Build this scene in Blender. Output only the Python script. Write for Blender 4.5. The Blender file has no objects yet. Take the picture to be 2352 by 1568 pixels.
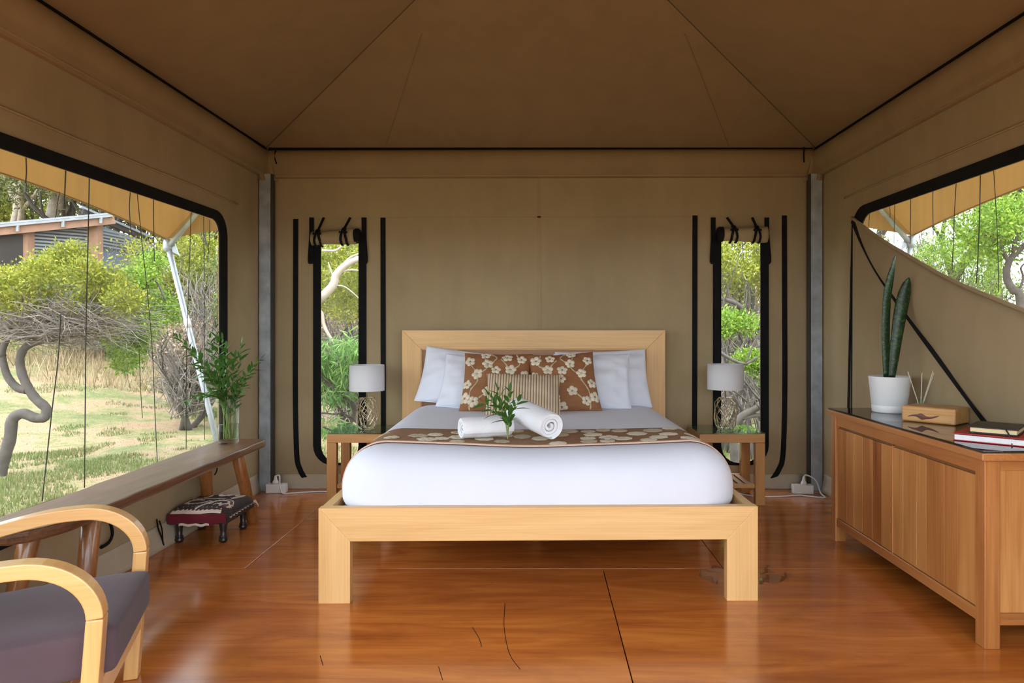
import bpy, bmesh, math, random
import numpy as np
from mathutils import Vector, Matrix, Euler, Quaternion, noise

random.seed(7); np.random.seed(7)
SC = bpy.context.scene
COL = SC.collection
R = math.radians
PI = math.pi

# ------------------------------------------------------------------ camera
F = 1640.0; CX = 1239.0; CY = 751.0; EYE = 1.22
cam_d = bpy.data.cameras.new('camera'); cam = bpy.data.objects.new('camera', cam_d)
COL.objects.link(cam); SC.camera = cam
cam.location = (0, 0, EYE); cam.rotation_euler = (R(90), 0, 0)
cam_d.sensor_fit = 'HORIZONTAL'; cam_d.sensor_width = 36.0
cam_d.lens = 36.0 * F / 2352.0
cam_d.shift_x = (1176.0 - CX) / 2352.0
cam_d.shift_y = -(784.0 - CY) / 2352.0
cam_d.clip_start = 0.05; cam_d.clip_end = 300

# ------------------------------------------------------------------ world, sun, exposure
world = bpy.data.worlds.new('overcast_sky'); SC.world = world; world.use_nodes = True
wb = world.node_tree.nodes['Background']
wb.inputs[0].default_value = (0.84, 0.93, 1.0, 1); wb.inputs[1].default_value = 1.6
sun_d = bpy.data.lights.new('sun', 'SUN'); sun = bpy.data.objects.new('sun', sun_d); COL.objects.link(sun)
sun_d.energy = 0.7; sun_d.angle = R(25); sun_d.color = (1.0, 0.97, 0.92)
sun.rotation_euler = Vector((0.35, 0.75, -1.25)).to_track_quat('-Z', 'Y').to_euler()
SC.view_settings.view_transform = 'Standard'
SC.view_settings.look = 'None'
SC.view_settings.gamma = 1.0
SC.view_settings.use_curve_mapping = False
SC.view_settings.exposure = 1.88

# ------------------------------------------------------------------ helpers
def P(px, py, d):                       # a measured point at depth d
    return Vector(((px - CX) / F * d, d, EYE - (py - CY) / F * d))

def lin(c):
    return tuple(((v / 255.0) / 12.92 if v / 255.0 <= 0.04045 else ((v / 255.0 + 0.055) / 1.055) ** 2.4) for v in c)

class NT:
    def __init__(s, name):
        s.m = bpy.data.materials.new(name); s.m.use_nodes = True
        s.t = s.m.node_tree; s.p = s.t.nodes['Principled BSDF']; s.out = s.t.nodes['Material Output']
    def n(s, typ, ins=None, **kw):
        nd = s.t.nodes.new('ShaderNode' + typ)
        for k, v in kw.items(): setattr(nd, k, v)
        for k, v in (ins or {}).items():
            if hasattr(v, 'links') or isinstance(v, bpy.types.NodeSocket): s.t.links.new(v, nd.inputs[k])
            else:
                if isinstance(v, tuple) and len(v) == 3 and nd.inputs[k].type == 'RGBA': v = (*v, 1)
                nd.inputs[k].default_value = v
        return nd
    def set(s, **kw):
        for k, v in kw.items():
            k = k.replace('_', ' ')
            if isinstance(v, bpy.types.NodeSocket): s.t.links.new(v, s.p.inputs[k])
            else:
                if isinstance(v, tuple) and len(v) == 3: v = (*v, 1)
                s.p.inputs[k].default_value = v
        return s
    def surf(s, sock): s.t.links.new(sock, s.out.inputs['Surface']); return s
    def coords(s, scale=(1, 1, 1), kind='Object'):
        tc = s.n('TexCoord'); mp = s.n('Mapping', {'Vector': tc.outputs[kind], 'Scale': scale})
        return mp.outputs[0]
    def noise(s, vec, scale, detail=3, rough=0.55, dist=0.0):
        return s.n('TexNoise', {'Vector': vec, 'Scale': scale, 'Detail': detail, 'Roughness': rough, 'Distortion': dist}).outputs[0]
    def ramp(s, fac, stops, interp='LINEAR'):
        nd = s.n('ValToRGB', {0: fac}); cr = nd.color_ramp; cr.interpolation = interp
        while len(cr.elements) < len(stops): cr.elements.new(0.5)
        for e, (pos, c) in zip(cr.elements, stops):
            e.position = pos; e.color = (*c, 1) if len(c) == 3 else c
        return nd.outputs[0]
    def mix(s, fac, a, b, mode='MIX'):
        nd = s.n('MixRGB', {0: fac, 1: a, 2: b}, blend_type=mode); return nd.outputs[0]
    def bump(s, h, strength=0.2, dist=0.01):
        return s.n('Bump', {'Height': h, 'Strength': strength, 'Distance': dist}).outputs[0]

def plain(name, c, rough=0.5, metal=0.0, var=0.12, vscale=6.0, bump=0.0, bscale=60.0, spec=0.5):
    k = NT(name); v = k.coords()
    nz = k.noise(v, vscale, 4)
    col = k.ramp(nz, [(0.3, tuple(x * (1 - var) for x in c)), (0.7, tuple(min(1, x * (1 + var)) for x in c))])
    k.set(Base_Color=col, Roughness=rough, Metallic=metal, Specular_IOR_Level=spec)
    if bump: k.set(Normal=k.bump(k.noise(v, bscale, 3), bump, 0.004))
    return k.m

def wood(name, dark, mid, light, axis='X', scale=1.0, rough=0.4, coat=0.0, fine=0.25, bump=0.05):
    k = NT(name)
    sc = {'X': (1.2, 14, 14), 'Y': (14, 1.2, 14), 'Z': (14, 14, 1.2)}[axis]
    v = k.coords(tuple(x * scale for x in sc))
    oi = k.n('ObjectInfo').outputs['Random']
    off = k.n('VectorMath', {0: v, 1: k.n('CombineXYZ', {0: k.n('Math', {0: oi, 1: 37.0}, operation='MULTIPLY').outputs[0], 1: oi, 2: oi}).outputs[0]}, operation='ADD').outputs[0]
    g = k.noise(off, 1.0, 5, 0.6, 0.8)
    col = k.ramp(g, [(0.28, dark), (0.5, mid), (0.72, light)])
    sf = {'X': (2.0, 150, 150), 'Y': (150, 2.0, 150), 'Z': (150, 150, 2.0)}[axis]
    f = k.noise(k.coords(sf), 1.0, 2)
    col = k.mix(fine, col, k.ramp(f, [(0.35, dark), (0.65, light)]), 'MIX')
    k.set(Base_Color=col, Roughness=rough, Coat_Weight=coat, Coat_Roughness=0.12)
    if bump: k.set(Normal=k.bump(f, bump, 0.003))
    return k.m

def canvas(name, c, transl=0.08, tcol=None, wr=0.25, stain=0.16):
    k = NT(name); v = k.coords()
    big = k.noise(v, 1.3, 5, 0.6); st = k.noise(k.coords((3, 3, .5)), 2.0, 4, .6)
    col = k.ramp(big, [(0.3, tuple(x * (1 - stain) for x in c)), (0.7, tuple(x * (1 + stain * .7) for x in c))])
    col = k.mix(0.25, col, k.ramp(st, [(0.35, tuple(x * .8 for x in c)), (.65, tuple(x * 1.1 for x in c))]))
    wv = k.n('TexWave', {'Vector': v, 'Scale': 140.0}, bands_direction='Z').outputs[1]
    h = k.n('Math', {0: k.n('Math', {0: k.noise(k.coords((1, 1, .45)), 4.5, 3), 1: 1.0}, operation='MULTIPLY').outputs[0],
                     1: k.n('Math', {0: k.noise(v, 420, 1), 1: 0.03}, operation='MULTIPLY').outputs[0]}, operation='ADD').outputs[0]
    bmp = k.bump(h, wr, 0.03)
    k.set(Base_Color=col, Roughness=0.85, Specular_IOR_Level=0.15, Normal=bmp)
    tr = k.n('BsdfTranslucent', {'Color': (*(tcol or c), 1)})
    mx = k.n('MixShader', {0: transl, 1: k.p.outputs[0], 2: tr.outputs[0]})
    k.surf(mx.outputs[0]); return k.m

def fabric(name, c, var=0.05, rough=0.9, bump=0.15, bscale=30, fine=500):
    k = NT(name); v = k.coords()
    col = k.ramp(k.noise(v, 5, 3), [(0.3, tuple(x * (1 - var) for x in c)), (0.7, tuple(min(1, x * (1 + var)) for x in c))])
    h = k.n('Math', {0: k.noise(v, bscale, 3), 1: k.noise(v, fine, 1)}, operation='ADD').outputs[0]
    k.set(Base_Color=col, Roughness=rough, Specular_IOR_Level=0.2, Sheen_Weight=0.1, Normal=k.bump(h, bump, 0.004))
    return k.m

def thin_glass(name, tint=(0.95, 0.98, 0.97), ior=1.5, rough=0.0, boost=0.0):
    k = NT(name)
    f0 = ((ior - 1) / (ior + 1)) ** 2 + boost
    fc = k.n('LayerWeight', {'Blend': 0.5}).outputs['Facing']
    fr = k.n('Math', {0: k.n('Math', {0: fc, 1: 4.5}, operation='POWER').outputs[0], 1: 1 - f0, 2: f0}, operation='MULTIPLY_ADD', use_clamp=True).outputs[0]
    tr = k.n('BsdfTransparent', {'Color': (*tint, 1)}); gl = k.n('BsdfGlossy', {'Roughness': rough})
    k.surf(k.n('MixShader', {0: fr, 1: tr.outputs[0], 2: gl.outputs[0]}).outputs[0]); return k.m

def mesh_pane(name, amount=0.08, col=(0.5, 0.5, 0.45)):
    k = NT(name)
    tr = k.n('BsdfTransparent', {'Color': (1, 1, 1, 1)}); df = k.n('BsdfDiffuse', {'Color': (*col, 1)})
    v = k.coords((1, 5, .15)); w = k.noise(v, 1.5, 2)
    f = k.ramp(w, [(0.45, (amount * .6,) * 3), (0.75, (amount * 1.6,) * 3)])
    gl = k.n('BsdfGlossy', {'Roughness': 0.15}); a = k.n('MixShader', {0: 0.12, 1: df.outputs[0], 2: gl.outputs[0]})
    k.surf(k.n('MixShader', {0: f, 1: tr.outputs[0], 2: a.outputs[0]}).outputs[0]); return k.m

def leafmat(name, stops, transl=0.3, rough=0.5):
    k = NT(name)
    ri = k.n('NewGeometry').outputs['Random Per Island']
    nz = k.noise(k.coords(), 1.6, 3)
    f = k.n('Math', {0: k.n('Math', {0: ri, 1: 0.55}, operation='MULTIPLY').outputs[0],
                     1: k.n('Math', {0: nz, 1: 0.45}, operation='MULTIPLY').outputs[0]}, operation='ADD').outputs[0]
    col = k.ramp(f, stops)
    k.set(Base_Color=col, Roughness=rough, Specular_IOR_Level=0.25)
    tr = k.n('BsdfTranslucent', {'Color': col})
    k.surf(k.n('MixShader', {0: transl, 1: k.p.outputs[0], 2: tr.outputs[0]}).outputs[0]); return k.m

# ---- object helpers
def tag(o, label=None, cat=None, group=None, kind=None):
    if label: o['label'] = label
    if cat: o['category'] = cat
    if group: o['group'] = group
    if kind: o['kind'] = kind
    return o

def link(o, parent=None):
    COL.objects.link(o)
    if parent is not None: o.parent = parent
    return o

def empty(name, loc=(0, 0, 0), rz=0.0):
    o = bpy.data.objects.new(name, None); link(o); o.location = loc; o.rotation_euler = (0, 0, rz)
    o.empty_display_size = 0.1
    return o

def raw(name, verts, faces, mat, parent=None, smooth=False):
    me = bpy.data.meshes.new(name); me.from_pydata([tuple(v) for v in verts], [], faces); me.update()
    if smooth: me.polygons.foreach_set('use_smooth', [True] * len(me.polygons))
    if mat: me.materials.append(mat)
    return link(bpy.data.objects.new(name, me), parent)

def frames(pts):
    pts = [Vector(p) for p in pts]; out = []; up = None
    for i, p in enumerate(pts):
        t = (pts[min(i + 1, len(pts) - 1)] - pts[max(i - 1, 0)])
        t = t.normalized() if t.length > 1e-9 else Vector((0, 0, 1))
        if up is None:
            a = Vector((0, 0, 1)) if abs(t.z) < 0.9 else Vector((1, 0, 0))
            n = t.cross(a).normalized()
        else:
            n = (up - t * up.dot(t)); n = n.normalized() if n.length > 1e-6 else t.orthogonal().normalized()
        up = n; out.append((p, t, n, t.cross(n)))
    return out

class MB:
    def __init__(s): s.v = []; s.f = []
    def box(s, lo, hi, M=None):
        x0, y0, z0 = lo; x1, y1, z1 = hi; b = len(s.v)
        vs = [Vector(q) for q in ((x0, y0, z0), (x1, y0, z0), (x1, y1, z0), (x0, y1, z0), (x0, y0, z1), (x1, y0, z1), (x1, y1, z1), (x0, y1, z1))]
        if M is not None: vs = [M @ q for q in vs]
        s.v += vs
        s.f += [tuple(b + i for i in q) for q in ((0, 3, 2, 1), (4, 5, 6, 7), (0, 1, 5, 4), (1, 2, 6, 5), (2, 3, 7, 6), (3, 0, 4, 7))]
        return s
    def hexa(s, pts):                   # 8 corners, order as box
        b = len(s.v); s.v += [Vector(q) for q in pts]
        s.f += [tuple(b + i for i in q) for q in ((0, 3, 2, 1), (4, 5, 6, 7), (0, 1, 5, 4), (1, 2, 6, 5), (2, 3, 7, 6), (3, 0, 4, 7))]
        return s
    def tube(s, pts, r, n=8, cap=True):
        fr = frames(pts); b = len(s.v); k = len(fr)
        for i, (p, t, a, c) in enumerate(fr):
            ri = r[i] if isinstance(r, (list, tuple)) else r
            for j in range(n):
                th = 2 * PI * j / n; s.v.append(p + (a * math.cos(th) + c * math.sin(th)) * ri)
        for i in range(k - 1):
            for j in range(n):
                j2 = (j + 1) % n
                s.f.append((b + i * n + j, b + i * n + j2, b + (i + 1) * n + j2, b + (i + 1) * n + j))
        if cap and n > 2:
            s.f.append(tuple(b + j for j in reversed(range(n)))); s.f.append(tuple(b + (k - 1) * n + j for j in range(n)))
        return s
    def sweep(s, pts, prof, up, cap=True):   # constant profile [(a,b)] : a along side (t x up), b along up
        pts = [Vector(p) for p in pts]; b0 = len(s.v); n = len(prof); k = len(pts)
        for i, p in enumerate(pts):
            t = (pts[min(i + 1, k - 1)] - pts[max(i - 1, 0)]).normalized()
            u = Vector(up[i]) if isinstance(up, list) else Vector(up)
            sd = t.cross(u).normalized(); uu = sd.cross(t).normalized()
            for a, c in prof: s.v.append(p + sd * a + uu * c)
        for i in range(k - 1):
            for j in range(n):
                j2 = (j + 1) % n
                s.f.append((b0 + i * n + j, b0 + i * n + j2, b0 + (i + 1) * n + j2, b0 + (i + 1) * n + j))
        if cap:
            s.f.append(tuple(b0 + j for j in reversed(range(n)))); s.f.append(tuple(b0 + (k - 1) * n + j for j in range(n)))
        return s
    def lathe(s, prof, n=32, c=(0, 0, 0), cap=False):
        b = len(s.v); k = len(prof)
        for (r, z) in prof:
            for j in range(n):
                th = 2 * PI * j / n; s.v.append(Vector((c[0] + r * math.cos(th), c[1] + r * math.sin(th), c[2] + z)))
        for i in range(k - 1):
            for j in range(n):
                j2 = (j + 1) % n
                s.f.append((b + i * n + j, b + i * n + j2, b + (i + 1) * n + j2, b + (i + 1) * n + j))
        if cap:
            s.f.append(tuple(b + j for j in reversed(range(n)))); s.f.append(tuple(b + (k - 1) * n + j for j in range(n)))
        return s
    def grid(s, fn, nu, nv):
        b = len(s.v)
        for i in range(nu + 1):
            for j in range(nv + 1): s.v.append(Vector(fn(i / nu, j / nv)))
        w = nv + 1
        for i in range(nu):
            for j in range(nv): s.f.append((b + i * w + j, b + (i + 1) * w + j, b + (i + 1) * w + j + 1, b + i * w + j + 1))
        return s
    def build(s, name, mat, parent=None, smooth=False, bevel=0.0, solid=0.0, seg=2, merge=False, fix=True):
        o = raw(name, s.v, s.f, mat, parent, smooth)
        if merge or fix:
            bm = bmesh.new(); bm.from_mesh(o.data)
            if merge: bmesh.ops.remove_doubles(bm, verts=bm.verts, dist=1e-5)
            bmesh.ops.recalc_face_normals(bm, faces=bm.faces); bm.to_mesh(o.data); bm.free()
        if solid:
            m = o.modifiers.new('solid', 'SOLIDIFY'); m.thickness = solid; m.offset = 0
        if bevel:
            m = o.modifiers.new('bevel', 'BEVEL'); m.width = bevel; m.segments = seg; m.limit_method = 'ANGLE'; m.angle_limit = R(40)
            if not smooth:
                pass
        return o

def boxo(name, lo, hi, mat, parent=None, bevel=0.003):
    return MB().box(lo, hi).build(name, mat, parent, bevel=bevel, fix=False)

def arc(c, r, a0, a1, n, ax=(1, 0, 0), ay=(0, 0, 1)):
    c = Vector(c); ax = Vector(ax); ay = Vector(ay)
    return [c + ax * (r * math.cos(a0 + (a1 - a0) * i / n)) + ay * (r * math.sin(a0 + (a1 - a0) * i / n)) for i in range(n + 1)]

def smooth_path(pts, n=6):              # Catmull-Rom
    pts = [Vector(p) for p in pts]; out = []
    for i in range(len(pts) - 1):
        p0 = pts[max(i - 1, 0)]; p1 = pts[i]; p2 = pts[i + 1]; p3 = pts[min(i + 2, len(pts) - 1)]
        for j in range(n):
            t = j / n
            out.append(0.5 * ((2 * p1) + (p2 - p0) * t + (2 * p0 - 5 * p1 + 4 * p2 - p3) * t * t + (3 * p1 - p0 - 3 * p2 + p3) * t ** 3))
    out.append(pts[-1]); return out

def rounded_rect(x0, x1, z0, z1, r, n=6):   # ccw list of (x,z); r = (bl, br, tr, tl)
    bl, br, tr, tl = r; o = []
    def ar(cx, cz, rr, a0):
        if rr <= 0: o.append((cx, cz)); return
        for i in range(n + 1):
            a = a0 + PI / 2 * i / n; o.append((cx + rr * math.cos(a), cz + rr * math.sin(a)))
    ar(x0 + bl, z0 + bl, bl, PI); ar(x1 - br, z0 + br, br, 1.5 * PI); ar(x1 - tr, z1 - tr, tr, 0); ar(x0 + tl, z1 - tl, tl, PI / 2)
    return o

def filled(name, loops, tf, mat, parent=None, thick=0.004):   # planar region with holes; tf maps (a,b)->3D
    bm = bmesh.new(); edges = []
    for lp in loops:
        vs = [bm.verts.new(tf(*q)) for q in lp]
        for i in range(len(vs)): edges.append(bm.edges.new((vs[i], vs[(i + 1) % len(vs)])))
    bmesh.ops.triangle_fill(bm, use_beauty=True, use_dissolve=False, edges=edges)
    me = bpy.data.meshes.new(name); bm.to_mesh(me); bm.free(); me.materials.append(mat)
    o = link(bpy.data.objects.new(name, me), parent)
    m = o.modifiers.new('solid', 'SOLIDIFY'); m.thickness = thick; m.offset = 0
    return o

def ring(name, outer, inner, tf0, tf1, mat, parent=None):  # strip between two equal-length loops with depth tf0->tf1
    n = len(outer); v = [tf0(*q) for q in outer] + [tf0(*q) for q in inner] + [tf1(*q) for q in outer] + [tf1(*q) for q in inner]
    f = []
    for i in range(n):
        j = (i + 1) % n
        f += [(i, j, n + j, n + i), (2 * n + i, 3 * n + i, 3 * n + j, 2 * n + j), (i, 2 * n + i, 2 * n + j, j), (n + i, n + j, 3 * n + j, 3 * n + i)]
    return raw(name, v, f, mat, parent)

# ------------------------------------------------------------------ materials
CANV = (0.39, 0.30, 0.178)
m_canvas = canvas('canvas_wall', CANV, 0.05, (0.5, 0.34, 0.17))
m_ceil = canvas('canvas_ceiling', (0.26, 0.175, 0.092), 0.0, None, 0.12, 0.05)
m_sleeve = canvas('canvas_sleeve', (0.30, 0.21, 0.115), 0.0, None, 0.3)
m_skirt = canvas('canvas_skirt', (0.52, 0.44, 0.33), 0.03, None, 0.3)
m_seam = canvas('canvas_seam', (0.37, 0.275, 0.165), 0.0)
m_fly = canvas('canvas_fly', (0.50, 0.37, 0.21), 0.55, (0.46, 0.32, 0.15), 0.3, 0.06)
m_black = plain('black_webbing', (0.007, 0.007, 0.008), 0.85, var=0.3, vscale=20, bump=0.2, bscale=300, spec=0.2)
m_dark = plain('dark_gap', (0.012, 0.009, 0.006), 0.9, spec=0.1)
m_gapshade = plain('post_gap_shade', (0.045, 0.042, 0.036), 0.8)
m_cord = plain('dark_cord', (0.03, 0.03, 0.02), 0.8)
m_pane = mesh_pane('window_mesh')
m_pane2 = mesh_pane('window_mesh_back', 0.04)
m_galv = plain('galvanised_steel', (0.40, 0.45, 0.50), 0.42, 0.35, 0.25, 9.0, 0.08, 40)
m_sheet = fabric('white_cotton', (0.67, 0.695, 0.80), 0.015, 0.85, 0.10, 14, 600)
m_pillow = fabric('white_pillowcase', (0.76, 0.79, 0.89), 0.02, 0.85, 0.18, 18, 600)
m_towel = fabric('white_terry', (0.80, 0.82, 0.88), 0.02, 0.95, 0.5, 220, 500)
m_platform = fabric('bed_base_fabric', (0.62, 0.52, 0.40), 0.05)
BW = ((0.60, 0.33, 0.12), (0.70, 0.41, 0.16), (0.78, 0.49, 0.22))
m_bed = {a: wood('bed_oak_' + a, *BW, axis=a, rough=0.38, fine=0.35, coat=0.1) for a in 'XYZ'}
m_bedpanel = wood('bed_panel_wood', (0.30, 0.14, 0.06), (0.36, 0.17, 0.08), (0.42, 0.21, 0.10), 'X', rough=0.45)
NW = ((0.40, 0.18, 0.055), (0.50, 0.24, 0.08), (0.60, 0.31, 0.12))
m_night = {a: wood('nightstand_wood_' + a, *NW, axis=a, rough=0.35, coat=0.15) for a in 'XYZ'}
CW = ((0.26, 0.085, 0.02), (0.40, 0.15, 0.04), (0.52, 0.23, 0.075))
m_cab = {a: wood('sideboard_wood_' + a, *CW, axis=a, rough=0.33, coat=0.2, scale=0.8) for a in 'XYZ'}
m_cabdark = wood('sideboard_recess', (0.16, 0.06, 0.02), (0.2, 0.08, 0.025), (0.25, 0.1, 0.03), 'Y')
AW = ((0.58, 0.29, 0.09), (0.68, 0.37, 0.13), (0.76, 0.45, 0.18))
m_chair = {a: wood('armchair_wood_' + a, *AW, axis=a, rough=0.32, coat=0.3, scale=0.8) for a in 'XYZ'}
m_cush = fabric('plum_grey_upholstery', (0.088, 0.058, 0.068), 0.08, 0.95, 0.25, 90, 700)
m_bench = wood('bench_top_wood', (0.06, 0.022, 0.010), (0.13, 0.052, 0.022), (0.22, 0.10, 0.045), 'Y', 0.7, 0.42, 0.2, 0.3, 0.3)
m_benchleg = wood('bench_leg_wood', (0.14, 0.045, 0.012), (0.26, 0.095, 0.025), (0.36, 0.15, 0.045), 'Z', 0.9, 0.3, 0.4)
m_stoolleg = plain('dark_turned_wood', (0.022, 0.017, 0.016), 0.3)
m_glass = thin_glass('green_glass_top', (0.70, 0.90, 0.82), 1.5, 0.0, 0.08)
m_glassdark = thin_glass('dark_glass_top', (0.42, 0.42, 0.40), 1.52, 0.0, 0.04)
m_vase = thin_glass('clear_vase_glass', (0.93, 0.97, 0.95), 1.45)
m_water = thin_glass('vase_water', (0.90, 0.95, 0.90), 1.2)
m_white = plain('white_ceramic', (0.80, 0.81, 0.84), 0.3, var=0.02)
m_plastic = plain('white_plastic', (0.78, 0.77, 0.75), 0.4, var=0.02)
m_shade = None
k = NT('white_lamp_shade'); k.set(Base_Color=(0.80, 0.80, 0.83), Roughness=0.9, Normal=k.bump(k.noise(k.coords((1, 1, 6)), 90, 2), 0.15, 0.002))
tr = k.n('BsdfTranslucent', {'Color': (0.85, 0.85, 0.85, 1)}); k.surf(k.n('MixShader', {0: 0.25, 1: k.p.outputs[0], 2: tr.outputs[0]}).outputs[0]); m_shade = k.m
m_wire = plain('champagne_wire', (0.74, 0.65, 0.46), 0.28, 0.9)
m_leaf = leafmat('bouquet_leaf', [(0.2, (0.022, 0.075, 0.012)), (0.5, (0.045, 0.13, 0.022)), (0.8, (0.12, 0.25, 0.05))], 0.2, 0.4)
m_stem = plain('green_stem', (0.16, 0.20, 0.05), 0.6)
m_soil = plain('potting_soil', (0.03, 0.022, 0.015), 0.95, bump=0.5, bscale=120)
m_bark = plain('grey_bark', (0.085, 0.072, 0.062), 0.9, var=0.3, vscale=9, bump=0.6, bscale=30)
m_barkpale = plain('pale_bark', (0.40, 0.33, 0.27), 0.85, var=0.2, vscale=7, bump=0.4, bscale=25)
m_barkdark = plain('dark_bark', (0.075, 0.06, 0.05), 0.9, var=0.3, vscale=9, bump=0.5, bscale=30)
m_twig = plain('grey_twigs', (0.20, 0.17, 0.145), 0.9, var=0.25)
L_YG = [(0.15, (0.09, 0.13, 0.014)), (0.45, (0.22, 0.25, 0.025)), (0.75, (0.38, 0.37, 0.045)), (0.95, (0.50, 0.44, 0.08))]
L_G = [(0.15, (0.06, 0.14, 0.015)), (0.45, (0.16, 0.28, 0.03)), (0.75, (0.30, 0.42, 0.05)), (0.95, (0.42, 0.48, 0.10))]
L_O = [(0.15, (0.05, 0.075, 0.02)), (0.45, (0.12, 0.16, 0.04)), (0.75, (0.24, 0.27, 0.075)), (0.95, (0.34, 0.34, 0.11))]
m_lyg = leafmat('yellow_green_foliage', L_YG); m_lg = leafmat('fresh_green_foliage', L_G); m_lo = leafmat('olive_foliage', L_O)
m_lw = leafmat('willow_foliage', [(0.15, (0.05, 0.14, 0.03)), (0.5, (0.14, 0.30, 0.07)), (0.78, (0.30, 0.46, 0.13)), (0.93, (0.55, 0.45, 0.04))])
m_dead = leafmat('dead_leaves', [(0.2, (0.20, 0.12, 0.07)), (0.5, (0.34, 0.22, 0.14)), (0.9, (0.55, 0.40, 0.28))], 0.1)
m_grass = leafmat('green_grass', [(0.2, (0.10, 0.15, 0.04)), (0.55, (0.17, 0.21, 0.065)), (0.9, (0.30, 0.28, 0.13))], 0.25, 0.7)
m_dry = leafmat('dry_grass', [(0.2, (0.20, 0.14, 0.075)), (0.55, (0.36, 0.27, 0.15)), (0.9, (0.52, 0.42, 0.26))], 0.2, 0.8)

# floor ply
k = NT('varnished_plywood')
tc = k.n('TexCoord').outputs['Object']
oi = k.n('ObjectInfo').outputs['Random']
ofs = k.n('VectorMath', {0: tc, 1: k.n('CombineXYZ', {0: k.n('Math', {0: oi, 1: 23.0}, operation='MULTIPLY').outputs[0], 1: k.n('Math', {0: oi, 1: 11.0}, operation='MULTIPLY').outputs[0], 2: oi}).outputs[0]}, operation='ADD').outputs[0]
def mp(s): return k.n('Mapping', {'Vector': ofs, 'Scale': s}).outputs[0]
g1 = k.noise(mp((1.1, 7.0, 1)), 1.0, 4, 0.6, 1.6)
g2 = k.noise(mp((1.5, 60, 1)), 1.0, 3, 0.6, 0.3)
st = k.noise(mp((1.0, 1.7, 1)), 1.1, 4, 0.6, 0.6)
col = k.ramp(g1, [(0.25, (0.33, 0.078, 0.014)), (0.48, (0.49, 0.14, 0.024)), (0.62, (0.58, 0.182, 0.032)), (0.8, (0.66, 0.235, 0.045))])
col = k.mix(0.18, col, k.ramp(g2, [(0.35, (0.20, 0.05, 0.01)), (0.65, (0.50, 0.18, 0.04))]))
col = k.mix(k.ramp(st, [(0.56, (0, 0, 0)), (0.75, (0.55, 0.55, 0.55))]), col, (0.16, 0.035, 0.010, 1))
pts_ = k.noise(k.n('Mapping', {'Vector': tc, 'Scale': (1, 1, 1)}).outputs[0], 55, 1)
col = k.mix(k.ramp(pts_, [(0.80, (0, 0, 0)), (0.83, (0.7, 0.7, 0.7))]), col, (0.08, 0.03, 0.015, 1))
rg = k.ramp(k.noise(mp((1, 1, 1)), 2.2, 4), [(0.3, (0.13, 0.13, 0.13)), (0.7, (0.25, 0.25, 0.25))])
k.set(Base_Color=col, Roughness=rg, Specular_IOR_Level=0.5, Coat_Weight=0.25, Coat_Roughness=0.1,
      Normal=k.bump(k.noise(mp((2, 30, 1)), 1.0, 3), 0.06, 0.004))
m_ply = k.m

# ground
k = NT('dry_lawn'); v = k.coords()
a = k.noise(k.coords((1.0, 1.3, 1)), 0.9, 5, 0.65, 0.6); b = k.noise(v, 6, 4, 0.7)
f = k.n('Math', {0: k.n('Math', {0: a, 1: 0.75}, operation='MULTIPLY').outputs[0], 1: k.n('Math', {0: b, 1: 0.25}, operation='MULTIPLY').outputs[0]}, operation='ADD').outputs[0]
col = k.ramp(f, [(0.38, (0.08, 0.13, 0.035)), (0.46, (0.15, 0.17, 0.06)), (0.52, (0.26, 0.205, 0.11)), (0.58, (0.31, 0.20, 0.13)), (0.7, (0.24, 0.14, 0.095))])
col = k.mix(0.3, col, k.ramp(k.noise(v, 25, 4, 0.7), [(0.3, (0.10, 0.08, 0.04)), (0.7, (0.40, 0.32, 0.21))]), 'MIX')
k.set(Base_Color=col, Roughness=0.95, Specular_IOR_Level=0.1, Normal=k.bump(b, 0.5, 0.05)); m_ground = k.m

# ------------------------------------------------------------------ tent shell
XL, XR, YB, YF, ZB = -2.10, 2.12, 5.42, 0.35, 2.56
XM = 0.01; SL = 0.363
floor = boxo('floor', (XL - .06, -1.3, -0.40), (XR + .06, YB + .06, -0.019), m_dark, bevel=0)
tag(floor, 'glossy orange-brown plywood floor of the tent', kind='structure')
def sheet(x0, x1, y0, y1):
    g = 0.0022
    o = boxo('plywood_sheet', (x0 + g, y0 + g, -0.018), (x1 - g, y1 - g, 0.0), m_ply, floor, bevel=0.0012)
x0, x1 = XL - .05, XR + .05
for (ya, yb, xs) in ((4.856, YB + .05, (x0, 0.31, x1)), (3.61, 4.856, (x0, -1.489, .93, x1)), (2.365, 3.61, (x0, .321, x1)),
                     (1.12, 2.365, (x0, -1.489, .93, x1)), (-.125, 1.12, (x0, .321, x1)), (-1.28, -.125, (x0, -1.489, .93, x1))):
    for a, b in zip(xs, xs[1:]): sheet(a, b, ya, yb)

for pts in ([(1160, 1385), (1158, 1440), (1170, 1500), (1195, 1537)], [(1085, 1440), (1100, 1465), (1106, 1485)], [(735, 1505), (742, 1528)], [(1007, 1530), (1017, 1562)]):
    q_ = [Vector(((a - CX) / F * (EYE * F / (b - CY)), EYE * F / (b - CY), .0003)) for a, b in pts]
    MB().sweep(smooth_path(q_, 6), [(-.0012, -.0002), (.0012, -.0002), (.0012, .0002), (-.0012, .0002)], (0, 0, 1)).build('scratch', m_dark, floor)
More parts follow.
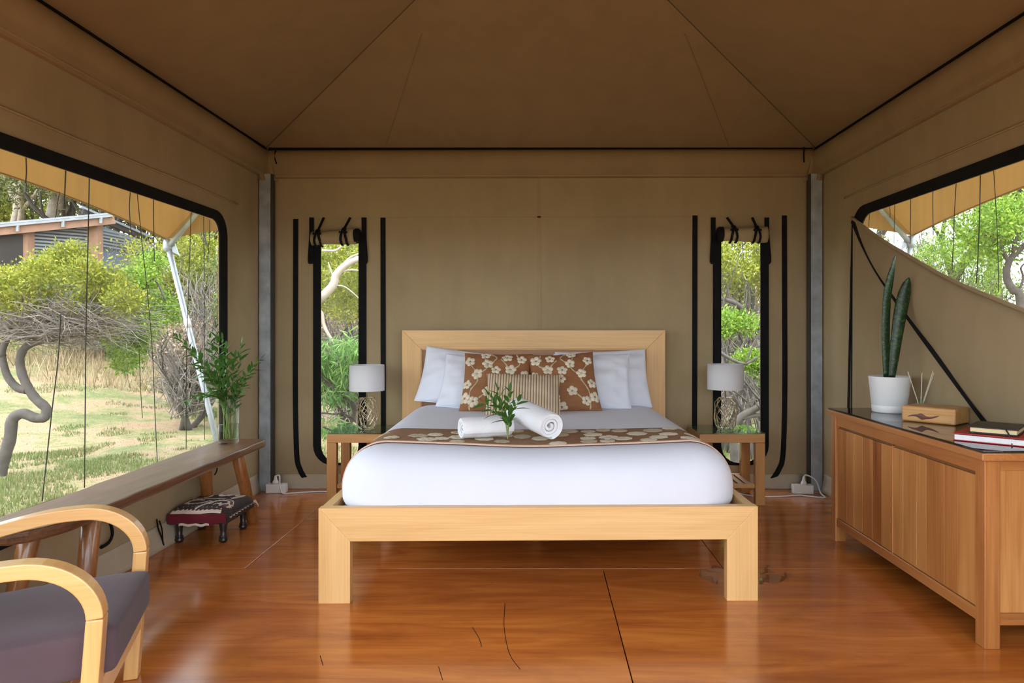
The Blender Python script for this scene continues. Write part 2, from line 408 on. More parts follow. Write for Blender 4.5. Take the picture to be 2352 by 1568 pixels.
# ceiling : hipped canvas roof
zp = ZB + SL * (XR - XM); yp = YB - (XR - XM)
cv = [(XL, YB, ZB), (XR, YB, ZB), (XR, YF, ZB), (XL, YF, ZB), (XM, yp, zp), (XM, YF, zp)]
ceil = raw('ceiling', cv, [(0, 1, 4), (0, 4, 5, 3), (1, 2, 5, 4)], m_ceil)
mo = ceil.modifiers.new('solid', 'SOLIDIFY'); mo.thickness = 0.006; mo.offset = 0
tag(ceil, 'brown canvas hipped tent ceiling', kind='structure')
def seam_line(name, a, b, w, mat, parent, off, up):
    return MB().sweep([Vector(a) + Vector(off), Vector(b) + Vector(off)], [(-w, -.001), (w, -.001), (w, .001), (-w, .001)], up).build(name, mat, parent)
m_hip = plain('hip_seam_stitch', (0.10, 0.07, 0.035), 0.9)
seam_line('hip_seam', (XL, YB, ZB), (XM, yp, zp), .0022, m_hip, ceil, (0, 0, -.006), (0, 0, 1))
seam_line('hip_seam', (XR, YB, ZB), (XM, yp, zp), .0022, m_hip, ceil, (0, 0, -.006), (0, 0, 1))
for sx in (-.62, .74):
    xa = XM + sx; za = ZB + .01
    seam_line('panel_seam', (xa * 1.9, YB - .05, ZB + .018), (xa * 1.2 + (0.03 if sx < 0 else -.03), YB - 1.15, ZB + SL * 1.15), .0022, m_ceil, ceil, (0, 0, -.007), (0, 0, 1))

# beam sleeves (canvas wrapped over the eaves tubes)
prof_s = [(0.0, 0.005), (.045, 0.0), (.075, -.03), (.085, -.075), (.075, -.115), (.055, -.145), (.05, -.165), (.042, -.205), (.03, -.21), (.0, -.21)]
def sleeve(name, a, b, inward, label, seg=26):
    a, b, inward = Vector(a), Vector(b), Vector(inward)
    m = MB(); n = len(prof_s)
    def fn(u, vv):
        i = min(int(vv * (n - 1) + 1e-6), n - 1); q = prof_s[i]
        p = a.lerp(b, u)
        nz = noise.noise(p * 3.1 + Vector((0, 0, i * .6))) * .006 * (1 if 1 < i < n - 1 else .3)
        nz += noise.noise(p * 11 + Vector((0, 0, i * .3))) * .003 * (1 if 4 < i < n - 1 else .2)
        return p + inward * (q[0] + nz) + Vector((0, 0, q[1]))
    m.grid(fn, seg * 2, n - 1)
    o = m.build(name, m_sleeve, None, smooth=True)
    tag(o, label, kind='structure'); o.modifiers.new('s', 'SUBSURF').levels = 1; o.modifiers['s'].render_levels = 1
    # stitched hem and a dark tube painted as the shade in the gap above
    MB().sweep([a + inward * .046 + Vector((0, 0, -.20)), b + inward * .046 + Vector((0, 0, -.20))], [(-.001, -.004), (.001, -.004), (.001, .004), (-.001, .004)], (0, 0, 1)).build('hem', m_seam, o)
    MB().tube([a + inward * .03 + Vector((0, 0, .012)), b + inward * .03 + Vector((0, 0, .012))], .013, 8).build('painted_gap_shadow', m_dark, o)
    return o
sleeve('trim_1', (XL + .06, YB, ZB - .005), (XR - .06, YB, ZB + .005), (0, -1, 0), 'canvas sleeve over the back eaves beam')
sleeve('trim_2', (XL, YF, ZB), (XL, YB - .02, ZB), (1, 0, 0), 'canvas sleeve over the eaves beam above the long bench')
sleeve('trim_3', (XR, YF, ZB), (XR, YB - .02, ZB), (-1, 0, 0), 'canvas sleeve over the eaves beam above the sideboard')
# gathered corner tabs hiding the joint on top of each post
for (sx, X, nm) in ((1, XL, 'bench'), (-1, XR, 'sideboard')):
    m = MB()
    def fn(u, vv):
        a = u * PI / 2; r = .10 + .02 * math.sin(a * 9 + vv * 3) + .015 * vv
        return (X + sx * (r * math.cos(a)), YB - r * math.sin(a), ZB - .04 - vv * .205 + .008 * math.sin(a * 14))
    m.grid(fn, 22, 6); o = m.build('trim_4' if sx > 0 else 'trim_5', m_sleeve, None, True, solid=.003)
    tag(o, f'gathered canvas tab at the corner post on the {nm} side', kind='structure')
    MB().tube(smooth_path([(X + sx * .125, YB - .06, ZB + .0), (X + sx * .118, YB - .075, ZB - .06), (X + sx * .135, YB - .085, ZB - .12)] if sx > 0 else
                          [(X + sx * .15, YB - .105, ZB + .0), (X + sx * .152, YB - .105, ZB - .06), (X + sx * .15, YB - .105, ZB - .115)]), .005, 6).build('dark_edge', m_dark, o)

# left wall with big window
tfL = lambda d: (lambda y, z: Vector((XL + d, y, z)))
tfR = lambda d: (lambda y, z: Vector((XR - d, y, z)))
tfB = lambda d: (lambda x, z: Vector((x, YB - d, z)))
WL_in = rounded_rect(1.3, 4.672, 0.40, 1.914, (.1, .1, .10, .1)); WL_out = rounded_rect(1.2, 4.782, 0.355, 1.976, (.14, .14, .16, .14))
wl = filled('wall_left', [[(YF, 0), (YB, 0), (YB, ZB), (YF, ZB)], WL_in], tfL(0), m_canvas); tag(wl, 'tan canvas tent wall behind the long bench', kind='structure')
WR_in = rounded_rect(1.3, 4.70, 0.40, 1.95, (.1, .1, .14, .1)); WR_out = rounded_rect(1.2, 4.83, 0.355, 2.015, (.14, .14, .18, .14))
wr = filled('wall_right', [[(YF, 0), (YB, 0), (YB, ZB), (YF, ZB)], WR_in], tfR(0), m_canvas); tag(wr, 'tan canvas tent wall behind the sideboard', kind='structure')
def bx(px): return (px - CX) / F * YB
def bz(py): return EYE - (py - CY) / F * YB
B1_in = rounded_rect(bx(738), bx(824), bz(1062), 1.93, (.13, .13, 0.01, 0.01)); B1_out = rounded_rect(bx(720), bx(842), bz(1068), 1.94, (.15, .15, .01, .01))
B2_in = rounded_rect(bx(1656), bx(1746), bz(1062), 1.93, (.13, .13, .01, .01)); B2_out = rounded_rect(bx(1637), bx(1765), bz(1068), 1.94, (.15, .15, .01, .01))
wbk = filled('wall_back', [[(XL, 0), (XR, 0), (XR, ZB), (XL, ZB)], B1_in, B2_in], tfB(0), m_canvas); tag(wbk, 'tan canvas tent wall behind the bed', kind='structure')

wf = filled('wall_front_light_block', [[(XL, 0), (-1.95, 0), (-1.95, 2.12), (1.97, 2.12), (1.97, 0), (XR, 0), (XR, ZB), (XM, zp), (XL, ZB)]], lambda x, z: Vector((x, YF, z)), m_canvas); tag(wf, 'unseen canvas front of the tent, added to cut light above the doorway', kind='structure')  # unseen front, added to hold back light entering above the doorway

# seams and folded hems on the walls
def strip(name, a, b, w, mat, parent, up, t=.0015):
    return MB().sweep([a, b], [(-w, -t), (w, -t), (w, t), (-w, t)], up).build(name, mat, parent)
strip('vertical_seam', tfB(.004)(0.0, .3), tfB(.004)(-.004, 2.36), .013, m_seam, wbk, (0, 1, 0))
strip('cross_seam', tfB(.004)(-1.16, 2.052), tfB(.004)(1.16, 2.058), .005, m_seam, wbk, (0, 1, 0))
strip('cross_seam', tfB(.004)(-1.98, 2.045), tfB(.004)(-1.16, 2.046), .004, m_canvas, wbk, (0, 1, 0))
strip('cross_seam', tfB(.004)(1.16, 2.066), tfB(.004)(1.98, 2.066), .004, m_canvas, wbk, (0, 1, 0))
for (w_, tf, zz) in ((wl, tfL, 2.075), (wr, tfR, 2.115)):
    pts = [tf(.006)(y, zz + .006 * noise.noise(Vector((y * 2, 0, zz)))) for y in np.linspace(1.0, 4.95, 26)]
    MB().tube(pts, .006, 6).build('window_hem', m_seam, w_, True)
    strip('panel_seam', tf(.003)(3.32, zz), tf(.003)(3.32, ZB - .2), .008, m_canvas, w_, (1, 0, 0))
# lighter skirt along the floor
def skirt(name, parent, p0, p1, nrm, h=.105):
    m = MB(); p0, p1, nrm = Vector(p0), Vector(p1), Vector(nrm)
    def fn(u, v):
        p = p0.lerp(p1, u); w = noise.noise(Vector((u * 40, v * 2, 3))) * .006 + .03 * (1 - v) ** 2
        return p + nrm * (.006 + w) + Vector((0, 0, .001 + v * h))
    m.grid(fn, 70, 5); return m.build(name, m_skirt, parent, True, solid=.003)
skirt('floor_skirt', wbk, (XL + .13, YB, 0), (XR - .13, YB, 0), (0, -1, 0))
skirt('floor_skirt', wl, (XL, YF, 0), (XL, YB - .12, 0), (1, 0, 0), .13)
skirt('floor_skirt', wr, (XR, YF, 0), (XR, YB - .12, 0), (-1, 0, 0), .13)

# galvanised corner posts (C channels)
for (sx, X, nm) in ((1, XL, 'galvanised steel channel post in the corner beside the long bench'), (-1, XR, 'galvanised steel channel post in the corner beside the sideboard')):
    x0 = X; m = MB()
    xf = x0 + sx * .012; x1 = x0 + sx * .095; x2 = x0 + sx * .112
    y0 = YB - .10
    t = .004
    pr = [(xf, YB - .01), (xf, y0), (x1, y0), (x1, YB - .01), (x1 - sx * t, YB - .01), (x1 - sx * t, y0 + t), (xf + sx * t, y0 + t), (xf + sx * t, YB - .01)]
    n = len(pr); v = [Vector((a, b, 0.001)) for a, b in pr] + [Vector((a, b, 2.362)) for a, b in pr]
    f = [(i, (i + 1) % n, n + (i + 1) % n, n + i) for i in range(n)]
    o = raw('corner_post', v, f, m_galv); tag(o, nm, 'post')
    xs = sorted((x1, x2))
    boxo('painted_gap_shade', (xs[0] + .0005, y0 + .004, .001), (xs[1] + 0, y0 + .05, 2.36), m_gapshade, o, 0)  # dark strip painted for the shade in the gap beside the post
    for zz in (.25, .9, 1.6, 2.15):
        xs2 = sorted((xf, x1)); MB().lathe([(.0, .0), (.006, .0), (.005, .003), (0, .004)], 10).build('rivet', m_galv, o).matrix_local = Matrix.Translation(((xs2[0] + xs2[1]) / 2 + .025 * sx, y0 - .0005, zz)) @ Matrix.Rotation(R(90), 4, 'X')

# ------------------------------------------------------------------ windows
def window(name, label):
    o = empty(name); tag(o, label, kind='structure'); return o
w1 = window('window_1', 'wide black-edged mesh window above the long bench')
ring('frame', WL_out, WL_in, tfL(.004), tfL(.012), m_black, w1)
filled('mesh_pane', [rounded_rect(1.29, 4.68, .39, 1.92, (.1, .1, .1, .1))], tfL(-.012), m_pane, w1, 0.0005)
def wall_cord(parent, tf, X, pts, r=.0028):
    q = [((X) * F / (px - CX), EYE - (py - CY) / F * ((X) * F / (px - CX))) for px, py in pts]
    zb = .40
    MB().tube(smooth_path([tf(-.006)(y, z) for y, z in q], 5), r * .72, 5).build('cord', m_cord, parent)
for pts, r in (([(208, 405), (205, 560), (201, 720), (199, 900), (197, 1120)], .0036), ([(355, 458), (356, 540), (357, 600)], .0036),
               ([(318, 445), (329, 560), (340, 660), (352, 800), (360, 980), (364, 1062)], .003), ([(441, 487), (436, 650), (431, 800), (430, 1030)], .003),
               ([(470, 497), (471, 640), (471, 760), (472, 1010)], .003), ([(154, 390), (152, 440), (150, 475)], .004), ([(140, 440), (135, 470), (131, 500)], .002),
               ([(143, 720), (136, 830), (124, 930), (112, 1040), (100, 1150)], .0035), ([(302, 440), (300, 480), (304, 540)], .003), ([(484, 505), (482, 560), (479, 600)], .0025),
               ([(63, 360), (64, 395), (62, 420)], .0035), ([(322, 800), (326, 900), (330, 960)], .0025)):
    wall_cord(w1, tfL, XL, pts, r)
w2 = window('window_2', 'narrow mesh window beside the bed on the bench side')
w3 = window('window_3', 'narrow mesh window beside the bed on the sideboard side')
for (w_, o_, i_, xa, xb, loops) in ((w2, B1_out, B1_in, bx(738), bx(824), 0), (w3, B2_out, B2_in, bx(1656), bx(1746), 1)):
    ring('frame', o_, i_, tfB(.004), tfB(.010), m_black, w_)
    filled('mesh_pane', [i_], tfB(-.012), m_pane2, w_, 0.0005)
w4 = window('window_4', 'wide black-edged mesh window above the sideboard with its flap folded down')
ring('frame', WR_out, WR_in, tfR(.004), tfR(.012), m_black, w4)
filled('mesh_pane', [rounded_rect(1.29, 4.71, .39, 1.96, (.1, .1, .1, .1))], tfR(-.012), m_pane, w4, 0.0005)
for pts, r in (([(1996, 480), (1994, 505), (1993, 520)], .003), ([(2053, 465), (2052, 500), (2051, 560)], .0025), ([(2089, 452), (2089, 500), (2088, 560)], .003), ([(2140, 436), (2140, 480), (2141, 540)], .003),
               ([(2194, 415), (2190, 480), (2187, 560), (2184, 620)], .003), ([(2249, 395), (2247, 500), (2243, 600), (2240, 650)], .0036), ([(2279, 385), (2286, 500), (2289, 580), (2291, 670)], .0025), ([(2041, 470), (2042, 485), (2042, 500)], .0025)):
    wall_cord(w4, tfR, XR, pts, r)

# hanging flap straps and rolled blinds on the two back windows
def vstrap(parent, px0, y0, px1, y1, w=.019, d=.006, name='zip_strip', tail=None):
    pts = [tfB(d)(bx(px0), bz(y0)), tfB(d)(bx((px0 + px1) / 2), bz((y0 + y1) / 2)), tfB(d)(bx(px1), bz(y1))]
    if tail: pts += [tfB(d)(bx(a), bz(b)) for a, b in tail]
    pts = smooth_path(pts, 8)
    return MB().sweep(pts, [(-w, -.003), (w, -.003), (w, .003), (-w, .003)], (0, 1, 0)).build(name, m_black, parent)
vstrap(w2, 680, 503, 679, 900, tail=[(682, 1040), (690, 1078), (702, 1098)])
vstrap(w2, 880, 500, 881, 1000); 
vstrap(w3, 1596, 495, 1595, 1000)
vstrap(w3, 1801, 495, 1802, 900, tail=[(1798, 1040), (1788, 1078), (1773, 1100)])
for (w_, sgn, ps) in ((w2, 1, (717, 837)), (w3, -1, (1637, 1760))):
    for i, px in enumerate(ps):
        vstrap(w_, px, 500, px + (0 if i == 0 else 1), 606 if i == 0 else 604, .017 if (i == 0) == (sgn > 0) else .018, .014, 'zip_flap')
        ox = (-5, 6)[i]
        MB().tube(smooth_path([tfB(.018)(bx(px + ox * .6), bz(540)), tfB(.018)(bx(px + ox), bz(575)), tfB(.02)(bx(px + ox * 1.2), bz(600)), tfB(.018)(bx(px + ox * .5), bz(606))]), .007, 6).build('pull_cord', m_black, w_)
def roll(parent, px0, y0, px1, y1, rad, dark_end, ties):
    a, b = Vector((bx(px0), YB - .055, bz(y0))), Vector((bx(px1), YB - .055, bz(y1)))
    m = MB(); n = 26; L = 14
    fr = frames([a.lerp(b, i / L) for i in range(L + 1)])
    for i, (p, t, s_, c_) in enumerate(fr):
        for j in range(n):
            th = 2 * PI * j / n; rr = rad * (1 + .10 * math.sin(th * 2 + i * .35) + .06 * noise.noise(Vector((i * .3, th, 1))) + .06 * (i / L - .5))
            m.v.append(p + s_ * rr * math.cos(th) + c_ * rr * 1.08 * math.sin(th))
    for i in range(L):
        for j in range(n): m.f.append((i * n + j, i * n + (j + 1) % n, (i + 1) * n + (j + 1) % n, (i + 1) * n + j))
    m.f.append(tuple(range(n))); m.f.append(tuple(L * n + j for j in range(n)))
    o = m.build('rolled_flap', m_canvas, parent, True)
    p, t, s_, c_ = fr[-1 if dark_end > 0 else 0]
    sgn = 1 if dark_end > 0 else -1
    MB().tube([p - t * sgn * .012, p + t * sgn * .018, p + t * sgn * .03], [rad * 1.13, rad * 1.12, rad * .9], 20).build('roll_edge', m_black, o)
    for tpx, lean in ties:
        u = (bx(tpx) - a.x) / (b.x - a.x); c = a.lerp(b, u)
        top = Vector((c.x + lean, YB - .01, 2.05))
        MB().sweep([top, c + Vector((0, -.02, rad * 1.18)), c + Vector((0, -rad * .8, rad * .85))], [(-.009, -.0015), (.009, -.0015), (.009, .0015), (-.009, .0015)], (0, 1, .3)).build('tie_strap', m_black, parent)
        for dx in (-.02, .022):
            pts = [c + Vector((dx * (.4 + .6 * min(1, max(0, -math.sin(th) + .6))), rad * 1.25 * math.cos(th), rad * 1.22 * math.sin(th))) for th in np.linspace(PI * .6, PI * 1.55, 10)]
            MB().sweep(pts, [(-.009, -.0015), (.009, -.0015), (.009, .0015), (-.009, .0015)], (1, 0, 0)).build('tie_band', m_black, parent) if False else MB().tube(pts, .0095, 6).build('tie_band', m_black, parent)
        MB().box((-.03, -.008, -.008), (.03, .008, .008)).build('tie_knot', m_black, parent, bevel=.004).location = c + Vector((0, -rad * 1.1, rad * .55))
roll(w2, 722, 550, 823, 544, .05, 1, [(738, .022), (797, .028)])
roll(w3, 1652, 540, 1756, 541, .05, -1, [(1678, -.03), (1730, -.01)])

# flap of the right window: folded down panel
def wy(px): return XR * F / (px - CX)
def wz(px, py): return EYE - (py - CY) / F * wy(px)
fold = smooth_path([(wy(a), wz(a, b), 0) for a, b in ((1965, 500), (2030, 548), (2100, 590), (2200, 645), (2352, 708))] + [(2.3, 1.06, 0), (1.32, .95, 0)], 6)
fold = [(p.x, p.y) for p in fold]
flap_poly = fold + [(1.32, .36), (4.80, .36)]
fl = filled('window_flap', [[(y, z) for y, z in flap_poly]], tfR(.016), m_canvas, w4, .004)
diag = smooth_path([(wy(a), wz(a, b), 0) for a, b in ((1966, 506), (1995, 570), (2035, 640), (2120, 760), (2270, 960))] + [(2.9, .46, 0), (2.4, .36, 0)], 6)
diag = [(p.x, p.y) for p in diag]
m = MB(); nn = 30
def samp(l, u):
    x = u * (len(l) - 1); i = min(int(x), len(l) - 2); t = x - i
    return (l[i][0] * (1 - t) + l[i + 1][0] * t, l[i][1] * (1 - t) + l[i + 1][1] * t)
def ff(u, v):
    a = samp(fold[:-4], u); b = samp(diag, u); y = a[0] * (1 - v) + b[0] * v; z = a[1] * (1 - v) + b[1] * v
    bul = math.sin(PI * min(1, v * 1.0)) ** .6 * .05 * min(1, u * 3) + .02 + .012 * noise.noise(Vector((y * 2.2, z * 2.2, 0)))
    if v == 0: bul = .018
    return (XR - bul, y, z)
m.grid(ff, 46, 14); m.build('folded_flap', m_canvas, w4, True, solid=.003)
MB().sweep([tfR(.026)(y, z) for y, z in diag], [(-.018, -.003), (.018, -.003), (.018, .003), (-.018, .003)], (1, 0, 0)).build('flap_zip', m_black, w4)
MB().tube([Vector((XR - .022, y, z)) for y, z in fold], .011, 8).build('fold_edge', m_canvas, w4, True)
MB().sweep([tfR(.014)(4.80, 1.92), tfR(.014)(4.84, 1.2), tfR(.014)(4.885, .37)], [(-.012, -.003), (.012, -.003), (.012, .003), (-.012, .003)], (1, 0, 0)).build('side_zip', m_black, w4)

# black ties hanging under the left window
for pts in ([(218, 1192), (240, 1195), (252, 1198), (258, 1225), (250, 1245), (232, 1257)], [(360, 1192), (364, 1215), (372, 1235), (376, 1252)], [(366, 1196), (372, 1215), (374, 1240)], [(500, 1060), (498, 1080), (493, 1090)]):
    q = [Vector((XL + .035, 0, 0)) for _ in pts]; out = []
    for px, py in pts:
        d = (XL + .03) * F / (px - CX); out.append(Vector((XL + .03, d, EYE - (py - CY) / F * d)))
    MB().tube(smooth_path(out, 5), .008 if len(pts) > 4 else .004, 6).build('hanging_tie', m_black, w1)

# ------------------------------------------------------------------ bed
BY = 3.166; BROT = R(1.05)
bed = empty('bed', (0, BY, 0), BROT)
tag(bed, 'king size pale oak bed with mitred frame and tall panelled headboard', 'bed')
BWH = .975; LW = .139
def mitre_x(name, x0, x1, xi0, xi1, z0, z1, y0, y1, mat, top=True):   # horizontal member, outer edge full, inner edge shorter
    zo, zi = (z1, z0) if top else (z0, z1)
    lo = [(x0, zo), (x1, zo), (xi1, zi), (xi0, zi)]
    v = [(a, y0, b) for a, b in lo] + [(a, y1, b) for a, b in lo]
    return raw(name, v, [(0, 1, 2, 3), (7, 6, 5, 4), (0, 4, 5, 1), (1, 5, 6, 2), (2, 6, 7, 3), (3, 7, 4, 0)], mat, bed)
def fixbev(o, w=.003):
    bm = bmesh.new(); bm.from_mesh(o.data); bmesh.ops.recalc_face_normals(bm, faces=bm.faces); bm.to_mesh(o.data); bm.free()
    m = o.modifiers.new('bevel', 'BEVEL'); m.width = w; m.segments = 2; m.limit_method = 'ANGLE'
    return o
def mitre_z(name, xo, xi, zo, zi, zb, y0, y1, mat):
    lo = [(xo, zb), (xi, zb), (xi, zi), (xo, zo)]
    v = [(a, y0, b) for a, b in lo] + [(a, y1, b) for a, b in lo]
    return fixbev(raw(name, v, [(0, 1, 2, 3), (7, 6, 5, 4), (0, 4, 5, 1), (1, 5, 6, 2), (2, 6, 7, 3), (3, 7, 4, 0)], mat, bed), .002)
FT = .421
fixbev(mitre_x('foot_rail', -BWH, BWH, -BWH + LW, BWH - LW, FT - .147, FT, 0, .05, m_bed['X']), .002)
for s in (-1, 1):
    mitre_z('foot_leg', s * BWH, s * (BWH - LW), FT, FT - .147, 0.0, 0, .05, m_bed['Z'])
    boxo('side_rail', (min(s * BWH, s * (BWH - .04)), .051, FT - .147), (max(s * BWH, s * (BWH - .04)), 2.12, FT - .004), m_bed['Y'], bed)
HT = 1.197; HY0, HY1 = 2.125, 2.165
fixbev(mitre_x('headboard_rail', -BWH, BWH, -BWH + LW, BWH - LW, HT - LW, HT, HY0, HY1, m_bed['X']), .002)
for s in (-1, 1): mitre_z('headboard_post', s * BWH, s * (BWH - LW), HT, HT - LW, 0.0, HY0, HY1, m_bed['Z'])
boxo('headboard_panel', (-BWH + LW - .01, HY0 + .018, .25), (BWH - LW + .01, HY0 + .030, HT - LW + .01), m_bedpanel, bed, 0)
for a, b in (((-BWH + LW, HT - LW - .008), (BWH - LW, HT - LW)), ((-BWH + LW, .35), (-BWH + LW + .008, HT - LW)), ((BWH - LW - .008, .35), (BWH - LW, HT - LW))):
    boxo('headboard_bead', (a[0], HY0 + .006, a[1]), (b[0], HY0 + .018, b[1]), m_bed['X'], bed, .002)
boxo('platform', (-BWH + .041, .051, FT - .085), (BWH - .041, HY0 - .001, FT - .055), m_platform, bed, .002)
for yy in (1.5,): boxo('support_leg', (-.03, yy - .03, 0), (.03, yy + .03, FT - .086), m_bed['Z'], bed)

# bedding: mattress under a tucked white cover
DA, DY0, DY1, DZ0, DZ1, RX = .928, .045, 2.10, FT - .054, .668, .21
RZ = .7 * (DZ1 - DZ0); RZB = .3 * (DZ1 - DZ0); ZC = DZ1 - RZ
def dip(x, y):
    return -.030 * math.exp(-(x / .55) ** 2) * math.exp(-((y - .25) / .45) ** 2) + .004 * noise.noise(Vector((x * 2.5, y * 2.5, 0)))
def duvet_pt(sx, y):
    """point on the top of the cover: sx = arc length from the bed's centre line, y = distance from the foot"""
    a = abs(sx); s = 1 if sx >= 0 else -1
    fl = DA - RX; L = (RX + RZ) / 2 * PI / 2
    if a <= fl: x, z = a, DZ1
    elif a <= fl + L:
        ph = (a - fl) / L * PI / 2; x, z = fl + RX * math.sin(ph), ZC + RZ * math.cos(ph)
    else: x, z = DA, ZC - (a - fl - L)
    # front roll
    yf = DY0 + RX
    if y < yf:
        t = (yf - y) / RX; z = min(z, ZC + (z - ZC) * math.sqrt(max(0, 1 - t * t)))
    return Vector((s * x, y, z + dip(s * x, y)))
mat_o = empty('mattress', (0, BY, 0), BROT); tag(mat_o, 'thick mattress tucked under a smooth white cotton cover on the bed', 'mattress')
bm = bmesh.new(); bmesh.ops.create_cube(bm, size=2.0)
bmesh.ops.subdivide_edges(bm, edges=bm.edges, cuts=44, use_grid_fill=True)
hx, hy, hz = DA, (DY1 - DY0) / 2, (DZ1 - DZ0) / 2; cy_, cz_ = (DY0 + DY1) / 2, (DZ0 + DZ1) / 2
for v in bm.verts:
    c = v.co; q = [math.copysign(abs(t) ** .85, t) for t in c]
    rz_ = RZ if c.z > 0 else RZB; pn = 2.2 if c.z > 0 else 4.0
    p = Vector((q[0] * hx, q[1] * hy, c.z * rz_)); lx, ly = hx - RX, hy - RX
    cl = Vector((max(-lx, min(lx, p.x)), max(-ly, min(ly, p.y)), 0))
    dv = Vector(((p.x - cl.x) / RX, (p.y - cl.y) / RX, c.z))
    nx = math.hypot(dv.x, dv.y); nr = (nx ** pn + abs(dv.z) ** pn) ** (1 / pn)
    if nr > 1e-6: dv /= nr
    p = Vector((cl.x + dv.x * RX, cl.y + dv.y * RX + cy_, ZC + dv.z * rz_))
    h = (p.z - DZ0) / (DZ1 - DZ0)
    p.z += dip(p.x, p.y) * max(0, h) ** 2
    # soft tucking folds near the lower edge of the sides
    low = max(0, .45 - h)
    amp = .012 * low
    p.y += amp * noise.noise(Vector((p.x * 14, p.z * 4, 2))) + (.006 * noise.noise(Vector((p.x * 3, p.z * 5, 9))) if p.y < .4 else 0)
    p.x += amp * noise.noise(Vector((p.y * 14, p.z * 4, 5)))
    v.co = p
me = bpy.data.meshes.new('cover'); bm.to_mesh(me); bm.free(); me.materials.append(m_sheet)
me.polygons.foreach_set('use_smooth', [True] * len(me.polygons)); link(bpy.data.objects.new('cover', me), mat_o)

# runner
run = empty('bed_runner', (0, BY, 0), BROT); tag(run, 'brown patterned bed runner with pink edging across the foot of the bed', 'bed runner')
k = NT('runner_cloth'); v = k.coords()
k.set(Base_Color=k.ramp(k.noise(v, 40, 3), [(0.3, (0.24, 0.125, 0.055)), (0.7, (0.33, 0.18, 0.085))]), Roughness=.9, Normal=k.bump(k.noise(v, 300, 2), .3, .003)); m_run = k.m
RY0, RY1, RS = .285, .70, 1.06
def run_pt(s, t, off=.006):
    y = RY0 + (RY1 - RY0) * t
    p = duvet_pt(s, y); e = .004
    a = duvet_pt(s + e, y) - duvet_pt(s - e, y); b = duvet_pt(s, y + e) - duvet_pt(s, y - e)
    n = a.cross(b).normalized(); return p + n * off
MB().grid(lambda u, w: run_pt((u * 2 - 1) * RS, w, .006), 90, 12).build('cloth', m_run, run, True, solid=.004)
m_pink = fabric('pink_binding', (0.72, 0.47, 0.36)); m_cream = fabric('cream_applique', (0.68, 0.60, 0.46), .12, .9, .4, 200)
m_beige = fabric('beige_applique', (0.50, 0.41, 0.28), .12, .9, .4, 200)
MB().grid(lambda u, w: run_pt((u * 2 - 1) * RS, -.055 + w * .075, .009 + .004 * math.sin(PI * w)), 90, 4).build('pink_edge', m_pink, run, True, solid=.003)
def flower2d(r, pet, inner=.0, n=7, spread=.62):
    """list of petal outlines around the origin"""
    out = []
    for i in range(pet):
        a = 2 * PI * i / pet; c = (math.cos(a) * r * .55, math.sin(a) * r * .55)
        out.append([(c[0] + r * .44 * math.cos(2 * PI * j / n + a), c[1] + r * .40 * math.sin(2 * PI * j / n + a)) for j in range(n)])
    return out
def applique(name, outlines, mp_, mat, parent, h=.003):
    m = MB()
    for o in outlines:
        b = len(m.v); n = len(o); cx = sum(q[0] for q in o) / n; cy = sum(q[1] for q in o) / n
        m.v.append(mp_(cx, cy, h * 1.6))
        for q in o: m.v.append(mp_(q[0] * .8 + cx * .2, q[1] * .8 + cy * .2, h * 1.3))
        for q in o: m.v.append(mp_(q[0], q[1], 0.0004))
        for j in range(n):
            j2 = (j + 1) % n
            m.f += [(b, b + 1 + j, b + 1 + j2), (b + 1 + j, b + 1 + n + j, b + 1 + n + j2, b + 1 + j2)]
    o = raw(name, m.v, m.f, mat, parent, True); return o
rnd = random.Random(3); spots = []
for _ in range(900):
    if len(spots) >= 42: break
    s, t = rnd.uniform(-1.0, 1.0), rnd.uniform(.12, .93)
    if all((s - a) ** 2 + ((t - b) * .42) ** 2 > .078 ** 2 for a, b in spots): spots.append((s, t))
for s, t in spots:
    r = rnd.uniform(.042, .06); a0 = rnd.uniform(0, 6)
    pet = [[(q[0] * math.cos(a0) - q[1] * math.sin(a0), q[0] * math.sin(a0) + q[1] * math.cos(a0)) for q in o] for o in flower2d(r, rnd.choice((6, 7, 8)))]
    pet.append([(r * .35 * math.cos(2 * PI * j / 8), r * .35 * math.sin(2 * PI * j / 8)) for j in range(8)])
    applique('embroidered_flower', pet, lambda x, y, h, s=s, t=t: run_pt(max(-RS, min(RS, s + x)), max(0.05, min(1, t + y / (RY1 - RY0))), .0085 + h), rnd.choice((m_cream, m_beige)), run, .002)

# ------------------------------------------------------------------ pillows and cushions
def pillow_fn(w, h, t, pinch=.05, pw=.42, seed=0, wr=.012):
    def S(u, v, side):
        x = w / 2 * u * (1 - pinch * (1 - v * v) * abs(u)); z = h / 2 * v * (1 - pinch * (1 - u * u) * abs(v))
        th = t / 2 * (max(0, 1 - u * u) ** pw) * (max(0, 1 - v * v) ** pw)
        th *= 1 + .18 * noise.noise(Vector((u * 1.6 + seed, v * 1.6, side)))
        th += wr * noise.noise(Vector((u * 4 + seed, v * 4, side * 3))) * min(1, th / (t * .2))
        return Vector((x, side * th, z))
    return S
def pillow(name, w, h, t, mat, loc, tilt, rz, roll, label, group=None, **kw):
    S = pillow_fn(w, h, t, **kw); n = 26
    c = lambda q: math.sin((q * 2 - 1) * PI / 2)
    m = MB(); m.grid(lambda u, v: S(c(u), c(v), -1), n, n); m.grid(lambda u, v: S(c(u), c(v), 1), n, n)
    root = empty(name, loc); root.rotation_euler = (Matrix.Rotation(rz, 4, 'Z') @ Matrix.Rotation(-tilt, 4, 'X') @ Matrix.Rotation(roll, 4, 'Y')).to_euler()
    o = m.build('cover', mat, root, True, merge=True)
    tag(root, label, 'pillow' if 'pillow' in name else 'cushion', group); return root, S
